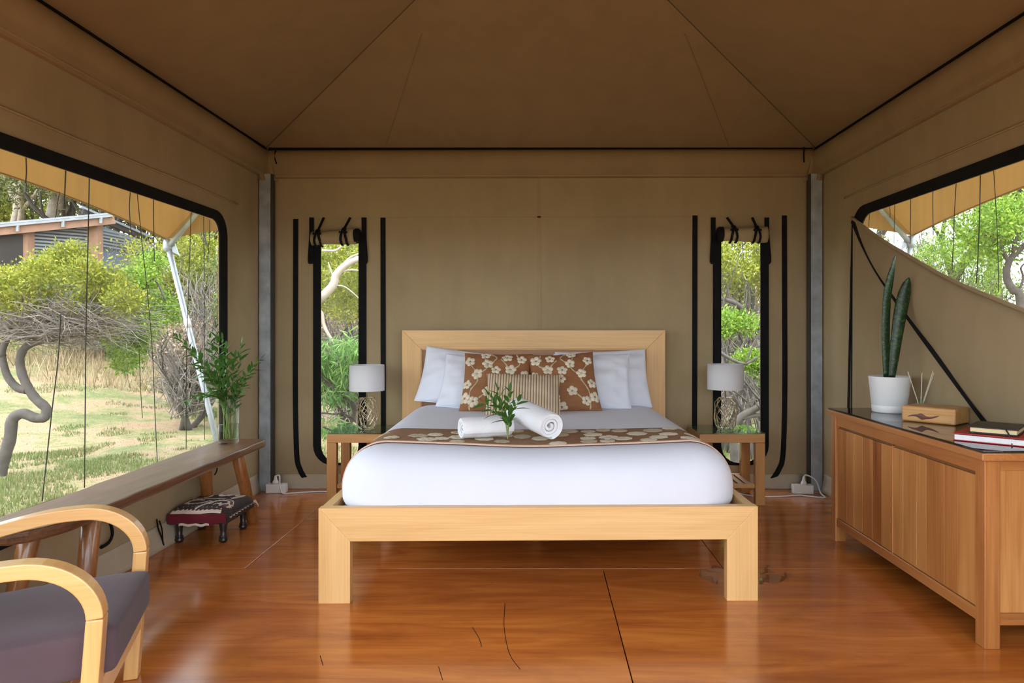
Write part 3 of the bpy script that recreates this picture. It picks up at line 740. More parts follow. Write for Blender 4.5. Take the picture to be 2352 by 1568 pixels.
def oxford(root, w, h, mat, S):          # soft piped seam along the edge
    pts = []
    for a, b in (((-1, -1), (1, -1)), ((1, -1), (1, 1)), ((1, 1), (-1, 1)), ((-1, 1), (-1, -1))):
        for i in range(10): pts.append(S(a[0] + (b[0] - a[0]) * i / 10, a[1] + (b[1] - a[1]) * i / 10, 0))
    pts.append(pts[0]); MB().tube(pts, .004, 6, False).build('seam', mat, root, True)
g = 'white bed pillows'
for args in ((.72, .42, .17, (-.50, 5.115, .85), R(24), R(-3), R(7), 'white pillow against the headboard on the bench side, behind another pillow', 1),
             (.66, .41, .17, (-.36, 4.985, .82), R(30), R(2), R(7), 'white pillow on the bench side, in front of one pillow and behind the floral cushion', 2),
             (.66, .44, .17, (.455, 5.115, .845), R(24), R(3), R(-2), 'white pillow against the headboard on the sideboard side, behind another pillow', 3),
             (.54, .44, .17, (.365, 4.985, .835), R(30), R(-3), R(0), 'white pillow on the sideboard side, in front of one pillow and behind the floral cushion', 4)):
    w, h, t, loc, tl, rz, ro, lab, sd = args
    r_, S_ = pillow('bed_pillow', w, h, t, m_pillow, loc, tl, rz, ro, lab, g, seed=sd * 3.1, wr=.02)
    oxford(r_, w, h, m_pillow, S_)
k = NT('brown_cushion_cloth'); v = k.coords()
k.set(Base_Color=k.ramp(k.noise(k.coords((1, 1, 30)), 20, 3), [(0.3, (0.22, 0.088, 0.032)), (0.7, (0.31, 0.13, 0.05))]), Roughness=.75, Normal=k.bump(k.noise(v, 350, 2), .3, .003)); m_brown = k.m
def floral(root, S, w, h, seed, mirror=1, off=0.0):
    rnd = random.Random(seed)
    def mpx(x, z, hh):
        u, v = max(-.97, min(.97, x / (w / 2))), max(-.97, min(.97, z / (h / 2)))
        p = S(u, v, -1); e = .02
        a = S(min(1, u + e), v, -1) - S(max(-1, u - e), v, -1); b = S(u, min(1, v + e), -1) - S(u, max(-1, v - e), -1)
        n = a.cross(b); n = n.normalized() if n.length > 1e-9 else Vector((0, -1, 0))
        if n.y > 0: n = -n
        return p + n * (.001 + hh)
    fl = [(-.19, .14), (-.06, .11), (.07, .17), (.17, .16), (.10, .07), (-.13, .03), (.02, -.01), (.14, -.05), (-.20, -.04), (-.05, -.10), (.07, -.15), (.19, -.14), (-.14, -.17), (.0, .06), (.205, .04), (-.205, -.14), (.03, -.21), (-.08, .20)]
    br = [[(-.16, -.23), (-.17, -.1), (-.12, .0), (-.19, .12)], [(-.12, .02), (-.06, .08), (-.1, .2)], [(.05, -.23), (.09, -.12), (.04, -.02), (.09, .06), (.03, .15)], [(.04, -.02), (.12, -.06), (.2, -.02)], [(.09, .06), (.16, .12), (.13, .21)], [(.18, -.22), (.2, -.1), (.15, -.04)], [(-.05, -.1), (-.12, -.16)], [(-.03, .12), (.0, .17), (-.04, .21)]]
    for b in br:
        pts = smooth_path([(mirror * (x + off), z, 0) for x, z in b], 5)
        m = MB(); n = len(pts)
        for i, p in enumerate(pts):
            t = pts[min(i + 1, n - 1)] - pts[max(i - 1, 0)]; nn = Vector((-t.y, t.x, 0)).normalized() * (.0045 + .002 * math.sin(i * 2.3))
            m.v += [mpx(p.x - nn.x, p.y - nn.y, .0005), mpx(p.x, p.y, .004), mpx(p.x + nn.x, p.y + nn.y, .0005)]
        for i in range(n - 1): m.f += [(3 * i, 3 * i + 3, 3 * i + 4, 3 * i + 1), (3 * i + 1, 3 * i + 4, 3 * i + 5, 3 * i + 2)]
        raw('embroidered_branch', m.v, m.f, m_beige, root, True)
    for i, (x, z) in enumerate(fl):
        x = mirror * (x + off)
        if abs(x) > w / 2 - .012: continue
        r = rnd.uniform(.037, .044); a0 = rnd.uniform(0, 6)
        pet = [[(q[0] * math.cos(a0) - q[1] * math.sin(a0), q[0] * math.sin(a0) + q[1] * math.cos(a0)) for q in o] for o in flower2d(r, 5, n=8)]
        applique('embroidered_flower', pet, lambda a, b, hh, x=x, z=z: mpx(x + a, z + b, hh), m_cream, root, .003)
r_, S_ = pillow('floral_cushion', .47, .46, .15, m_brown, (-.29, 4.80, .845), R(33), R(-2), R(1), 'brown cushion with cream blossom embroidery on the bench side of the bed', 'brown floral cushions', seed=11, pinch=.07)
floral(r_, S_, .47, .46, 5)
r_, S_ = pillow('floral_cushion', .46, .46, .15, m_brown, (.165, 4.80, .845), R(33), R(5), R(-3), 'brown cushion with cream blossom embroidery on the sideboard side of the bed', 'brown floral cushions', seed=17, pinch=.07)
floral(r_, S_, .46, .46, 8, -1, .012)
k = NT('striped_cushion_cloth'); tc = k.n('TexCoord').outputs['Object']; sx_ = k.n('SeparateXYZ', {0: tc}).outputs[0]
wv = k.n('Math', {0: k.n('Math', {0: k.n('Math', {0: sx_, 1: 2 * PI / .0178}, operation='MULTIPLY').outputs[0], 1: 0.0}, operation='SINE').outputs[0], 1: .5}, operation='MULTIPLY_ADD')
wv.inputs[2].default_value = .5
k.set(Base_Color=k.ramp(wv.outputs[0], [(0.03, (0.15, 0.09, 0.06)), (0.22, (0.46, 0.34, 0.22)), (0.85, (0.60, 0.48, 0.33))]), Roughness=.8, Normal=k.bump(wv.outputs[0], .6, .004)); m_stripe = k.m
pillow('striped_cushion', .49, .33, .13, m_stripe, (-.105, 4.60, .782), R(40), R(1), R(1.5), 'small beige and brown striped cushion in front of the floral cushions', seed=23, pinch=.06)

# ------------------------------------------------------------------ rolled towels and sprig on the bed
def towel(a, b, rad, label, flip=0, turn=0):
    a, b = Vector(a), Vector(b); L = (b - a).length
    root = empty('rolled_towel', a); root.rotation_euler = (b - a).to_track_quat('X', 'Z').to_euler()
    m = MB(); turns = 3.4; N = 110; thk = rad / (turns + .6)
    prof = []
    for i in range(N + 1):
        th = i / N * turns * 2 * PI; r = thk * .35 + (rad - thk * .35) * (i / N) ** .8
        prof.append((r, th + turn))
    nu = 16
    for j in range(nu + 1):
        u = j / nu; e = min(u, 1 - u) * L
        for i, (r, th) in enumerate(prof):
            sq = 1 - .10 * max(0, 1 - e / .02) * (r / rad)
            push = .010 * (1 - i / N) * (1 if u < .5 else -1) * (1 if min(u, 1 - u) < .02 else 0)
            rr = r * sq * (1 + .03 * noise.noise(Vector((u * 5, math.cos(th) * 1.5, math.sin(th) * 1.5 + flip))))
            m.v.append(Vector((u * L + push + .003 * noise.noise(Vector((th, u * 9, flip))), rr * math.cos(th), rr * .93 * math.sin(th))))
    w = N + 1
    for j in range(nu):
        for i in range(N): m.f.append((j * w + i, j * w + i + 1, (j + 1) * w + i + 1, (j + 1) * w + i))
    o = m.build('terry_roll', m_towel, root, True)
    mo = o.modifiers.new('solid', 'SOLIDIFY'); mo.thickness = thk * .72; mo.offset = 1 if False else 0
    mb = o.modifiers.new('bevel', 'BEVEL'); mb.width = .004; mb.segments = 2; mb.limit_method = 'ANGLE'; mb.angle_limit = R(50)
    tag(root, label, 'towel', 'rolled white towels on the bed'); return root
towel(P(1058, 984, 3.56), P(1172, 978, 3.66), .058, 'rolled white towel lying across the bed runner, the lower of the two', 0, 1.0)
towel(P(1266, 979, 3.52), P(1186, 940, 3.80), .073, 'rolled white towel resting slantwise with its end on the other towel', 4, 2.0)

# leaves
def leaf_mesh(name, L, W, curl, mat, n=6):
    v = []; f = []
    for i in range(n + 1):
        t = i / n; w = W / 2 * math.sin(PI * min(1, t ** .8 * 1.0)) ** .8 if 0 < i < n else 0.0004
        z = -curl * t * t
        v += [Vector((t * L, -w, z + w * .25)), Vector((t * L, 0, z)), Vector((t * L, w, z + w * .25))]
    for i in range(n):
        a = 3 * i; f += [(a, a + 3, a + 4, a + 1), (a + 1, a + 4, a + 5, a + 2)]
    me = bpy.data.meshes.new(name); me.from_pydata([tuple(q) for q in v], [], f); me.polygons.foreach_set('use_smooth', [True] * len(f)); me.materials.append(mat); return me
LEAFS = [leaf_mesh('leaf', L, W, c, m_leaf) for L, W, c in ((.075, .025, .012), (.06, .021, .004), (.085, .026, .02), (.05, .019, .0))]
def orient(o, pos, d, roll=0.0, sc=1.0):
    q = Vector(d).to_track_quat('X', 'Z') @ Quaternion((1, 0, 0), roll)
    o.matrix_local = Matrix.Translation(pos) @ q.to_matrix().to_4x4() @ Matrix.Scale(sc, 4)
def leafy(name, pts, r0, label, cat, group, rnd, spacing=.022, start=.35, lsc=1.0, side=None, spread=.75):
    pts = smooth_path(pts, 6); base = Vector(pts[0])
    o = MB().tube([p - base for p in pts], [r0 * (1 - .7 * i / (len(pts) - 1)) for i in range(len(pts))], 6).build(name, m_stem, None, True)
    o.location = base; tag(o, label, cat, group)
    L = [0]
    for a, b in zip(pts, pts[1:]): L.append(L[-1] + (b - a).length)
    tot = L[-1]; s = start * tot; i = 0; ang = rnd.uniform(0, 6)
    while s <= tot:
        while i < len(L) - 2 and L[i + 1] < s: i += 1
        t = (s - L[i]) / max(1e-6, L[i + 1] - L[i]); p = pts[i].lerp(pts[i + 1], t) - base
        T = (pts[i + 1] - pts[i]).normalized(); A = T.orthogonal().normalized(); B = T.cross(A)
        ang += 2.4 + rnd.uniform(-.3, .3)
        nn = A * math.cos(ang) + B * math.sin(ang)
        if side is not None: nn = (nn + Vector(side) * .5).normalized()
        d = (T * (.55 + rnd.uniform(0, .35)) + nn * spread).normalized()
        c = bpy.data.objects.new('leaf', rnd.choice(LEAFS)); link(c, o)
        orient(c, p, d, rnd.uniform(-.8, .8), lsc * rnd.uniform(.75, 1.15) * (.75 if s > .9 * tot else 1))
        s += spacing * rnd.uniform(.7, 1.3)
    c = bpy.data.objects.new('leaf', LEAFS[3]); link(c, o); orient(c, pts[-1] - base, T, 0, lsc)
    return o
rnd = random.Random(12)
sb = P(1166, 1008, 3.40)
def sprig(tips, name, lab):
    global sb
    root = empty(name, sb); tag(root, lab, 'sprig')
    for mid, tip in tips:
        o = leafy('twig', [sb, sb.lerp(mid, .5) + Vector((0, 0, .01)), mid, tip], .0028, None, None, None, rnd, .015, .28, .9)
        for kx in ('label', 'category', 'group'):
            if kx in o: del o[kx]
        o.parent = root; o.location = (0, 0, 0)
sprig([(P(1160, 960, 3.42), P(1122, 905, 3.44)), (P(1158, 950, 3.42), P(1142, 893, 3.43)), (P(1168, 950, 3.42), P(1172, 897, 3.44)), (P(1172, 955, 3.42), P(1192, 918, 3.43)), (P(1163, 968, 3.41), P(1112, 925, 3.41))], 'leafy_sprig', 'green leafy sprig standing against the rolled towels')

# ------------------------------------------------------------------ nightstands
def nightstand(x0, x1, y0, y1, label):
    o = empty('nightstand', ((x0 + x1) / 2, (y0 + y1) / 2, 0)); tag(o, label, 'nightstand', 'open wooden nightstands')
    hx, hy = (x1 - x0) / 2, (y1 - y0) / 2; t = .066; H = .488
    for sx in (-1, 1):
        for sy in (-1, 1):
            xs = sorted((sx * hx, sx * (hx - t))); ys = sorted((sy * hy, sy * (hy - t * .8)))
            boxo('leg', (xs[0], ys[0], 0), (xs[1], ys[1], H - .061), m_night['Z'], o, .003)
    for sy in (-1, 1):
        ys = sorted((sy * hy, sy * (hy - .05)))
        boxo('top_rail', (-hx, ys[0], H - .06), (hx, ys[1], H), m_night['X'], o, .003)
        ys = sorted((sy * (hy - .015), sy * (hy - .045)))
        boxo('shelf_rail', (-hx + t + .001, ys[0], .115), (hx - t - .001, ys[1], .142), m_night['X'], o, .002)
    for sx in (-1, 1):
        xs = sorted((sx * hx, sx * (hx - .05)))
        boxo('side_rail', (xs[0], -hy + .051, H - .06), (xs[1], hy - .051, H), m_night['Y'], o, .003)
    boxo('top_panel', (-hx + .051, -hy + .051, H - .02), (hx - .051, hy - .051, H - .002), m_night['X'], o, .001)
    n = 7; w = (2 * hx - .02) / n
    for i in range(n):
        x = -hx + .01 + i * w
        boxo('shelf_slat', (x + .008, -hy + .046, .124), (x + w - .008, hy - .046, .141), m_night['Y'], o, .002) if False else None
    ny = 6; wy_ = (2 * hy - .10) / ny
    for i in range(ny):
        x = -hx + t + .004 + i * ((2 * hx - 2 * t) / ny)
        boxo('shelf_slat', (x, -hy + .046, .122), (x + (2 * hx - 2 * t) / ny - .018, hy - .046, .140), m_night['Y'], o, .002)
    boxo('glass_top', (-hx - .002, -hy - .002, H + .0005), (hx + .002, hy + .002, H + .0085), m_glass, o, .0015)
    return o
nightstand(-1.456, -1.015, 4.885, 5.285, 'wooden nightstand with glass top on the bench side of the bed')
nightstand(1.095, 1.545, 4.885, 5.285, 'wooden nightstand with glass top on the sideboard side of the bed')
def lamp(x, y, z, sr, z0, z1, label, seed):
    o = empty('table_lamp', (x, y, z)); tag(o, label, 'lamp', 'white bedside lamps')
    z0 -= z; z1 -= z; rnd = random.Random(seed)
    MB().lathe([(sr, z0), (sr * .985, z1), (sr * .985 - .003, z1), (sr - .003, z0), (sr, z0)], 48).build('lamp_shade', m_shade, o, True)
    MB().tube([(0, 0, z0 + .06), (0, 0, .225)], .006, 10).build('stem', m_wire, o, True)
    m = MB().tube([(-sr + .004, 0, z0 + .06), (sr - .004, 0, z0 + .06)], .0015, 5).tube([(0, -sr + .004, z0 + .06), (0, sr - .004, z0 + .06)], .0015, 5); m.build('shade_spider', m_wire, o)
    MB().lathe([(0, z0 + .055), (.016, z0 + .055), (.016, z0 + .095), (.028, z0 + .12), (.026, z0 + .15), (0, z0 + .165)], 16).build('bulb', m_white, o, True)
    # angular wire cage
    lv = [(.052, .004), (.072, .04), (.078, .085), (.078, .135), (.072, .18), (.05, .222)]
    n = 9; ptsL = []
    for i, (r, zz) in enumerate(lv):
        ptsL.append([Vector((r * math.cos(2 * PI * (j + .5 * (i % 2) + rnd.uniform(-.18, .18)) / n), r * math.sin(2 * PI * (j + .5 * (i % 2)) / n), max(.003, zz + (rnd.uniform(-.012, .012) if 0 < i < 5 else 0)))) for j in range(n)])
    m = MB(); wr_ = .0017
    def e(a, b): m.tube([a, b], wr_, 5)
    for i in range(len(lv)):
        for j in range(n):
            if i in (0, 5): e(ptsL[i][j], ptsL[i][(j + 1) % n])
            if i + 1 < len(lv):
                k2 = j if i % 2 == 0 else (j + 1) % n
                e(ptsL[i][j], ptsL[i + 1][k2]); e(ptsL[i][j], ptsL[i + 1][(k2 - 1) % n])
            if i + 2 < len(lv) and rnd.random() < .8: e(ptsL[i][j], ptsL[i + 2][(j + rnd.choice((0, 1, 2))) % n])
    for j in range(0, n, 2): e(ptsL[5][j], Vector((0, 0, .226)))
    m.build('wire_cage', m_wire, o)
    return o
ZN = .4972
lamp(-1.222, 5.06, ZN, .123, .771, .952, 'white drum lamp on gold wire base beside the bed, bench side', 2)
lamp(1.315, 5.05, ZN, .127, .781, .957, 'white drum lamp on gold wire base beside the bed, sideboard side', 5)

# ------------------------------------------------------------------ power boards and cables
def power(px, y, label, plug):
    x = (px - CX) / F * y
    o = empty('power_outlet', (x, y, 0)); tag(o, label, 'outlet', 'white outlet boxes on the floor')
    boxo('housing', (-.072, -.03, 0.001), (.072, .03, .066), m_plastic, o, .004)
    MB().lathe([(0, 0), (.009, 0), (.008, .004), (0, .004)], 12, (-plug * .045, 0, .066)).build('switch', m_plastic, o)
    MB().lathe([(.0, .067), (.022, .067), (.022, .08), (.012, .095), (.007, .125), (0, .126)], 16, (plug * .01, 0, 0)).build('plug', m_plastic, o, True)
    return o, x
o, xl = power(636, 5.27, 'white plug box at the foot of the post by the bench', -1)
MB().tube(smooth_path([(xl - .01, 5.27, .12), (xl + .02, 5.265, .125), (xl + .035, 5.235, .06), (xl + .06, 5.22, .008), (xl + .13, 5.225, .006), (xl + .24, 5.26, .006), (xl + .34, 5.275, .006), (xl + .46, 5.25, .006), (xl + .62, 5.2, .006), (xl + .72, 5.3, .006)], 8), .005, 8).build('white_cable', m_plastic, None, True)
tag(bpy.data.objects['white_cable'], 'white power cable trailing from the plug box to the bench-side nightstand', 'cable')
o, xr = power(1843, 5.24, 'white plug box at the foot of the post by the sideboard', 1)
c2 = MB().tube(smooth_path([(xr + .01, 5.24, .12), (xr + .03, 5.24, .135), (xr + .09, 5.22, .10), (xr + .115, 5.2, .02), (xr + .12, 5.18, .006), (xr + .10, 5.08, .006), (xr + .0, 5.13, .006), (xr - .06, 5.16, .006), (xr - .2, 5.12, .006), (xr - .36, 5.12, .006), (xr - .46, 5.2, .006), (xr - .52, 5.31, .006)], 8), .005, 8).build('white_cable', m_plastic, None, True)
tag(c2, 'white power cable looping from the plug box to the sideboard-side nightstand', 'cable')

# ------------------------------------------------------------------ sideboard
CX0, CX1, CY0, CY1, CH = 1.686, 2.075, 2.704, 4.125, .745
sbd = empty('sideboard', (0, 0, 0)); tag(sbd, 'long orange-brown wooden sideboard with two plank doors on short legs', 'sideboard')
LG = .06
for ya in (CY0, CY1 - LG):
    for xa in (CX0, CX1 - LG): boxo('leg', (xa, ya, 0), (xa + LG, ya + LG, CH - .03), m_cab['Z'], sbd, .003)
boxo('top', (CX0 - .02, CY0 - .02, CH - .029), (CX1 + .005, CY1 + .02, CH), m_cab['Y'], sbd, .004)
boxo('top_rail', (CX0 + .006, CY0 + LG + .0005, CH - .085), (CX0 + .03, CY1 - LG - .0005, CH - .0295), m_cab['Y'], sbd, .002)
boxo('bottom_rail', (CX0 + .004, CY0 + LG + .0005, .088), (CX0 + .04, CY1 - LG - .0005, .134), m_cab['Y'], sbd, .003)
boxo('carcass', (CX0 + .046, CY0 + LG + .0005, .1), (CX1 - .01, CY1 - LG - .0005, CH - .031), m_cabdark, sbd, 0)
ym = (CY0 + CY1) / 2 + .02
m_planks = []
for i, (cd, cm, cl) in enumerate((((.17, .045, .010), (.30, .095, .022), (.42, .16, .042)), ((.26, .085, .02), (.42, .16, .042), (.55, .25, .08)), ((.36, .135, .035), (.50, .22, .065), (.62, .30, .10)), ((.20, .058, .013), (.35, .12, .028), (.50, .20, .055)))):
    m_planks.append(wood(f'door_plank_{i}', cd, cm, cl, 'Z', .8, .33, .2))
rnd = random.Random(4)
for (ya, yb) in ((ym + .006, CY1 - LG - .004), (CY0 + LG + .004, ym - .006)):
    dr = boxo('door', (CX0 + .028, ya, .137), (CX0 + .0455, yb, CH - .10), m_cabdark, sbd, 0)
    n = 6; ws = [rnd.uniform(.7, 1.3) for _ in range(n)]; tot = sum(ws); y = ya
    for i in range(n):
        w = ws[i] / tot * (yb - ya)
        boxo('plank', (CX0 + .012, y + .0006, .137), (CX0 + .0279, y + w - .0006, CH - .10), rnd.choice(m_planks), dr, .0012); y += w
    boxo('grip_strip', (CX0 + .02, ya, CH - .0995), (CX0 + .0279, yb, CH - .088), m_cabdark, dr, .001)
boxo('door_stile', (CX0 + .008, ym - .0055, .1345), (CX0 + .04, ym + .0055, CH - .095), m_cab['Z'], sbd, .001)
for ya, yb in ((CY0 + .012, CY0 + .022), (CY1 - .022, CY1 - .012)):
    boxo('end_panel', (CX0 + LG + .0005, ya, .134), (CX1 - LG - .0005, yb, CH - .07), m_planks[2], sbd, 0)
    boxo('end_rail', (CX0 + LG + .0005, ya - .006, CH - .0695), (CX1 - LG - .0005, yb + .006, CH - .03), m_cab['X'], sbd, .002)
    boxo('end_rail', (CX0 + LG + .0005, ya - .006, .088), (CX1 - LG - .0005, yb + .006, .1335), m_cab['X'], sbd, .002)
ZT = CH + .0095
boxo('glass_sheet', (CX0 - .012, CY0 - .012, CH + .0005), (CX1, CY1 + .012, CH + .0085), m_glassdark, sbd, .0015)

# ------------------------------------------------------------------ things on the sideboard
ZS = CH + .009
px_, py_ = 1.927, 3.93
pot = empty('plant_pot', (px_, py_, ZS)); tag(pot, 'white ceramic planter with a snake plant on the sideboard', 'plant pot')
MB().lathe([(0, 0), (.086, 0), (.09, .004), (.092, .035), (.0905, .038), (.0905, .040), (.0925, .043), (.107, .19), (.108, .196), (.104, .196), (.099, .165), (0, .165)], 48).build('pot', m_white, pot, True)
MB().lathe([(0, .168), (.05, .169), (.0985, .166)], 32).build('soil', m_soil, pot, True)
k = NT('snake_plant_leaf'); v = k.coords()
bands = k.noise(k.coords((30, 30, 42)), 1.0, 3, .6, 1.8)
k.set(Base_Color=k.ramp(bands, [(0.40, (0.004, 0.014, 0.006)), (0.54, (0.013, 0.045, 0.012)), (0.68, (0.045, 0.12, 0.028))]), Roughness=.4); m_snake = k.m
def snake_leaf(pts, ws, ang):
    pts = smooth_path(pts, 6); n = len(pts); m = MB(); q = 9
    for i, p in enumerate(pts):
        u = i / (n - 1) * (len(ws) - 1); a = min(int(u), len(ws) - 2); w = ws[a] + (ws[a + 1] - ws[a]) * (u - a)
        aa = ang + .4 * i / n
        X = Vector((math.cos(aa), math.sin(aa), 0)); Y = Vector((-math.sin(aa), math.cos(aa), 0))
        for j in range(q):
            th = (j / (q - 1) - .5) * 2.0; m.v.append(p + X * (w * math.sin(th) / math.sin(1.0)) + Y * (w * .9 * (1 - math.cos(th))))
    for i in range(n - 1):
        for j in range(q - 1): m.f.append((i * q + j, i * q + j + 1, (i + 1) * q + j + 1, (i + 1) * q + j))
    m.build('snake_leaf', m_snake, pot, True, solid=.004)
l0 = Vector((px_, py_, ZS))
pp = lambda a, b: P(a, b, 3.93) - l0
snake_leaf([pp(2040, 866), pp(2037, 780), pp(2040, 690), pp(2048, 640), pp(2053, 610), pp(2056, 588)], [.022, .024, .026, .027, .029, .026, .018, .012, .002], .15)
snake_leaf([pp(2046, 868) + Vector((0, -.01, 0)), pp(2053, 800) + Vector((0, -.02, 0)), pp(2064, 730) + Vector((0, -.02, 0)), pp(2076, 670) + Vector((0, -.02, 0)), pp(2083, 638) + Vector((0, -.02, 0))], [.016, .022, .027, .030, .034, .036, .033, .022, .002], -.3)
# wooden box
m_box = wood('knotty_box_wood', (.40, .17, .045), (.60, .31, .10), (.72, .43, .17), 'X', .7, .35, .2)
wbx = boxo('wooden_box', (-.125, -.085, 0), (.125, .085, .077), m_box, None, .010); wbx.modifiers['bevel'].segments = 4
wbx.location = ((1.80 + 2.1) / 2, (3.57 + 3.47) / 2 - .0, ZS); wbx.rotation_euler = (0, 0, math.atan2(-.194, .158)); tag(wbx, 'rounded knotty wooden block in front of the reed diffuser', 'wooden box')
knot = MB().grid(lambda u, v: (-.02 + (u - .5) * .15, -.0856 - .001 * math.sin(PI * u) * math.sin(PI * v), .03 + (v - .5) * (.012 + .02 * math.exp(-((u - .45) / .1) ** 2)) * math.sin(PI * u) ** .5 + .006 * math.sin(u * 7) + .012 * (u - .5)), 20, 4).build('dark_knot', plain('knot_wood', (.12, .03, .01), .4), wbx, True)
# reed diffuser behind the box
rd = empty('reed_diffuser', (1.975, 3.70, ZS)); tag(rd, 'small glass reed diffuser with pale sticks behind the wooden block', 'diffuser')
MB().lathe([(0, .002), (.03, .002), (.032, .006), (.032, .06), (.026, .068), (.014, .072), (.013, .09), (.0145, .091), (.0145, .097), (.011, .097), (.011, .072), (.029, .058), (.029, .006), (0, .006)], 24).build('bottle', m_vase, rd, True)
m_reed = plain('pale_reed', (.62, .56, .42), .7)
b0 = rd.location
for a, b in (((2108, 920), (2085, 853)), ((2117, 925), (2118, 856)), ((2116, 922), (2143, 852)), ((2113, 922), (2145, 856))):
    p0 = P(a[0], a[1] + 30, 3.70) - b0; p1 = P(b[0], b[1], 3.70 + .03 * (b[0] > 2120)) - b0
    p0 = Vector((0.004 * (b[0] - 2115) / -15, 0, .012)); MB().tube([p0, p1], .0024, 6).build('reed', m_reed, rd)
# binder and notebook
m_red = plain('red_binder_cover', (.50, .018, .022), .35, var=.05); m_paper = plain('paper_block', (.80, .80, .82), .8, bump=.3, bscale=250, var=.03); m_cpaper = plain('cream_paper', (.72, .60, .36), .8, var=.03)
m_nb = plain('black_leather', (.012, .010, .010), .38, bump=.2, bscale=150)
bd = empty('ring_binder', (1.705, 2.945, ZS), R(-43.6)); tag(bd, 'red plastic ring binder lying on the sideboard under the black notebook', 'binder')
bd.rotation_euler = (0, 0, math.atan2(-.69, .72))
Wb, Db = .30, .235
boxo('cover', (0, 0, 0.0005), (Wb, Db, .003), m_red, bd, .001); boxo('cover', (0, 0, .028), (Wb, Db, .031), m_red, bd, .001); boxo('cover_spine', (0, Db, .0005), (Wb, Db + .003, .031), m_red, bd, .001)
boxo('paper_block', (.004, .008, .0032), (Wb - .01, Db - .03, .024), m_paper, bd, .001)
for xx in (.02, .10, .19): MB().tube(arc((xx, Db - .03, .015), .011, 0, 2 * PI, 14, (0, 1, 0), (0, 0, 1)), .002, 5).build('ring', m_galv, bd)
nb = empty('notebook', (1.735, 2.935, ZS + .0315), 0); nb.rotation_euler = (0, 0, math.atan2(-.66, .75)); tag(nb, 'thick black notebook with cream pages on top of the red binder', 'notebook')
nb.location = Vector((1.712, 2.945, ZS + .0318)) + Vector((.72 * .045 + .69 * .025, -.69 * .045 + .72 * .025, 0))
boxo('cover', (0, 0, 0), (.17, .20, .006), m_nb, nb, .002); boxo('cover', (-.002, -.002, .024), (.172, .20, .030), m_nb, nb, .002); boxo('cover_spine', (0, .2005, 0), (.17, .206, .03), m_nb, nb, .002)
boxo('page_block', (.005, .006, .0062), (.166, .199, .0238), m_cpaper, nb, .001)
MB().tube(smooth_path([(.13, -.004, .027), (.14, -.012, .012), (.15, -.02, -.01), (.155, -.028, -.028)]), .003, 6).build('elastic', m_nb, nb)

# small water spill on the floor by the bed leg
sp = empty('water_spill', (1.0, 3.5, 0)); tag(sp, 'small wet patch on the floor around the bed leg nearest the sideboard', 'water')
m_wet = thin_glass('spilled_water', (0.95, 0.94, 0.93), 1.33, 0.02, 0.10); rnd = random.Random(9)
for (wx, wy, rx_, ry_) in ((.83, 3.50, .045, .10), (.90, 3.60, .05, .05), (1.07, 3.58, .10, .05), (1.13, 3.46, .07, .06), (1.22, 3.52, .03, .03), (1.04, 3.42, .04, .03), (1.17, 3.64, .04, .02)):
    n = 26; ph = rnd.uniform(0, 6); v = [Vector((wx - 1, wy - 3.5, .0012))]
    for i in range(n):
        a = 2 * PI * i / n; r = 1 + .45 * noise.noise(Vector((math.cos(a) * 1.8 + ph, math.sin(a) * 1.8, ph))) ; v.append(Vector((wx - 1 + rx_ * r * math.cos(a), wy - 3.5 + ry_ * r * math.sin(a), .0004)))
    raw('water_film', v, [(0, 1 + i, 1 + (i + 1) % n) for i in range(n)], m_wet, sp, True)

# ------------------------------------------------------------------ bench
BT = .49
bench = empty('long_bench', (-1.92, 3.58, 0)); tag(bench, 'long rustic dark wooden bench with splayed round legs under the wide window', 'bench')
bxo = lambda x: x + 1.92
outl = []
for y in np.linspace(2.56, 4.58, 40): outl.append((-1.772 + .012 * noise.noise(Vector((y * 3, 1, 0))) - (.06 * max(0, (2.75 - y) / .19) ** 2), y))
outl += [(-1.775, 4.63), (-1.80, 4.66), (-1.9, 4.668), (-2.04, 4.66), (-2.068, 4.62)]
for y in np.linspace(4.5, 2.6, 30): outl.append((-2.07 + .006 * noise.noise(Vector((y * 3, 5, 0))), y))
outl += [(-2.06, 2.53), (-2.0, 2.515), (-1.88, 2.52)]
n = len(outl); cx = sum(a for a, b in outl) / n; cy = sum(b for a, b in outl) / n
m = MB(); rings = [(.97, BT), (.995, BT - .004), (1.0, BT - .018), (.985, BT - .036), (.95, BT - .045)]
def inset(a, b, s): 
    return (a + (cx - a) * (1 - s), b + (cy - b) * (1 - s) * .12)
for s, z in rings:
    for a, b in outl:
        q = inset(a, b, s); m.v.append(Vector((q[0] + 1.92, q[1] - 3.58, z + .004 * noise.noise(Vector((q[0] * 6, q[1] * 6, z * 30))))))
for r_ in range(len(rings) - 1):
    for i in range(n): m.f.append((r_ * n + i, r_ * n + (i + 1) % n, (r_ + 1) * n + (i + 1) % n, (r_ + 1) * n + i))
m.f.append(tuple(range(n))); m.f.append(tuple((len(rings) - 1) * n + i for i in range(n)))
m.build('seat_plank', m_bench, bench, False, bevel=.0)
for (xt, yt, xb, yb) in ((-1.83, 4.33, -1.79, 4.46), (-2.0, 4.27, -2.03, 4.385), (-1.83, 2.92, -1.80, 2.80), (-1.985, 2.80, -2.02, 2.68)):
    a, b = Vector((xb + 1.92, yb - 3.58, 0)), Vector((xt + 1.92, yt - 3.58, BT - .04))
    MB().tube([a + (b - a) * t for t in (0, .02, .3, .6, 1)], [.030, .032, .034, .036, .038], 14).build('leg', m_benchleg, bench, True, bevel=.003)

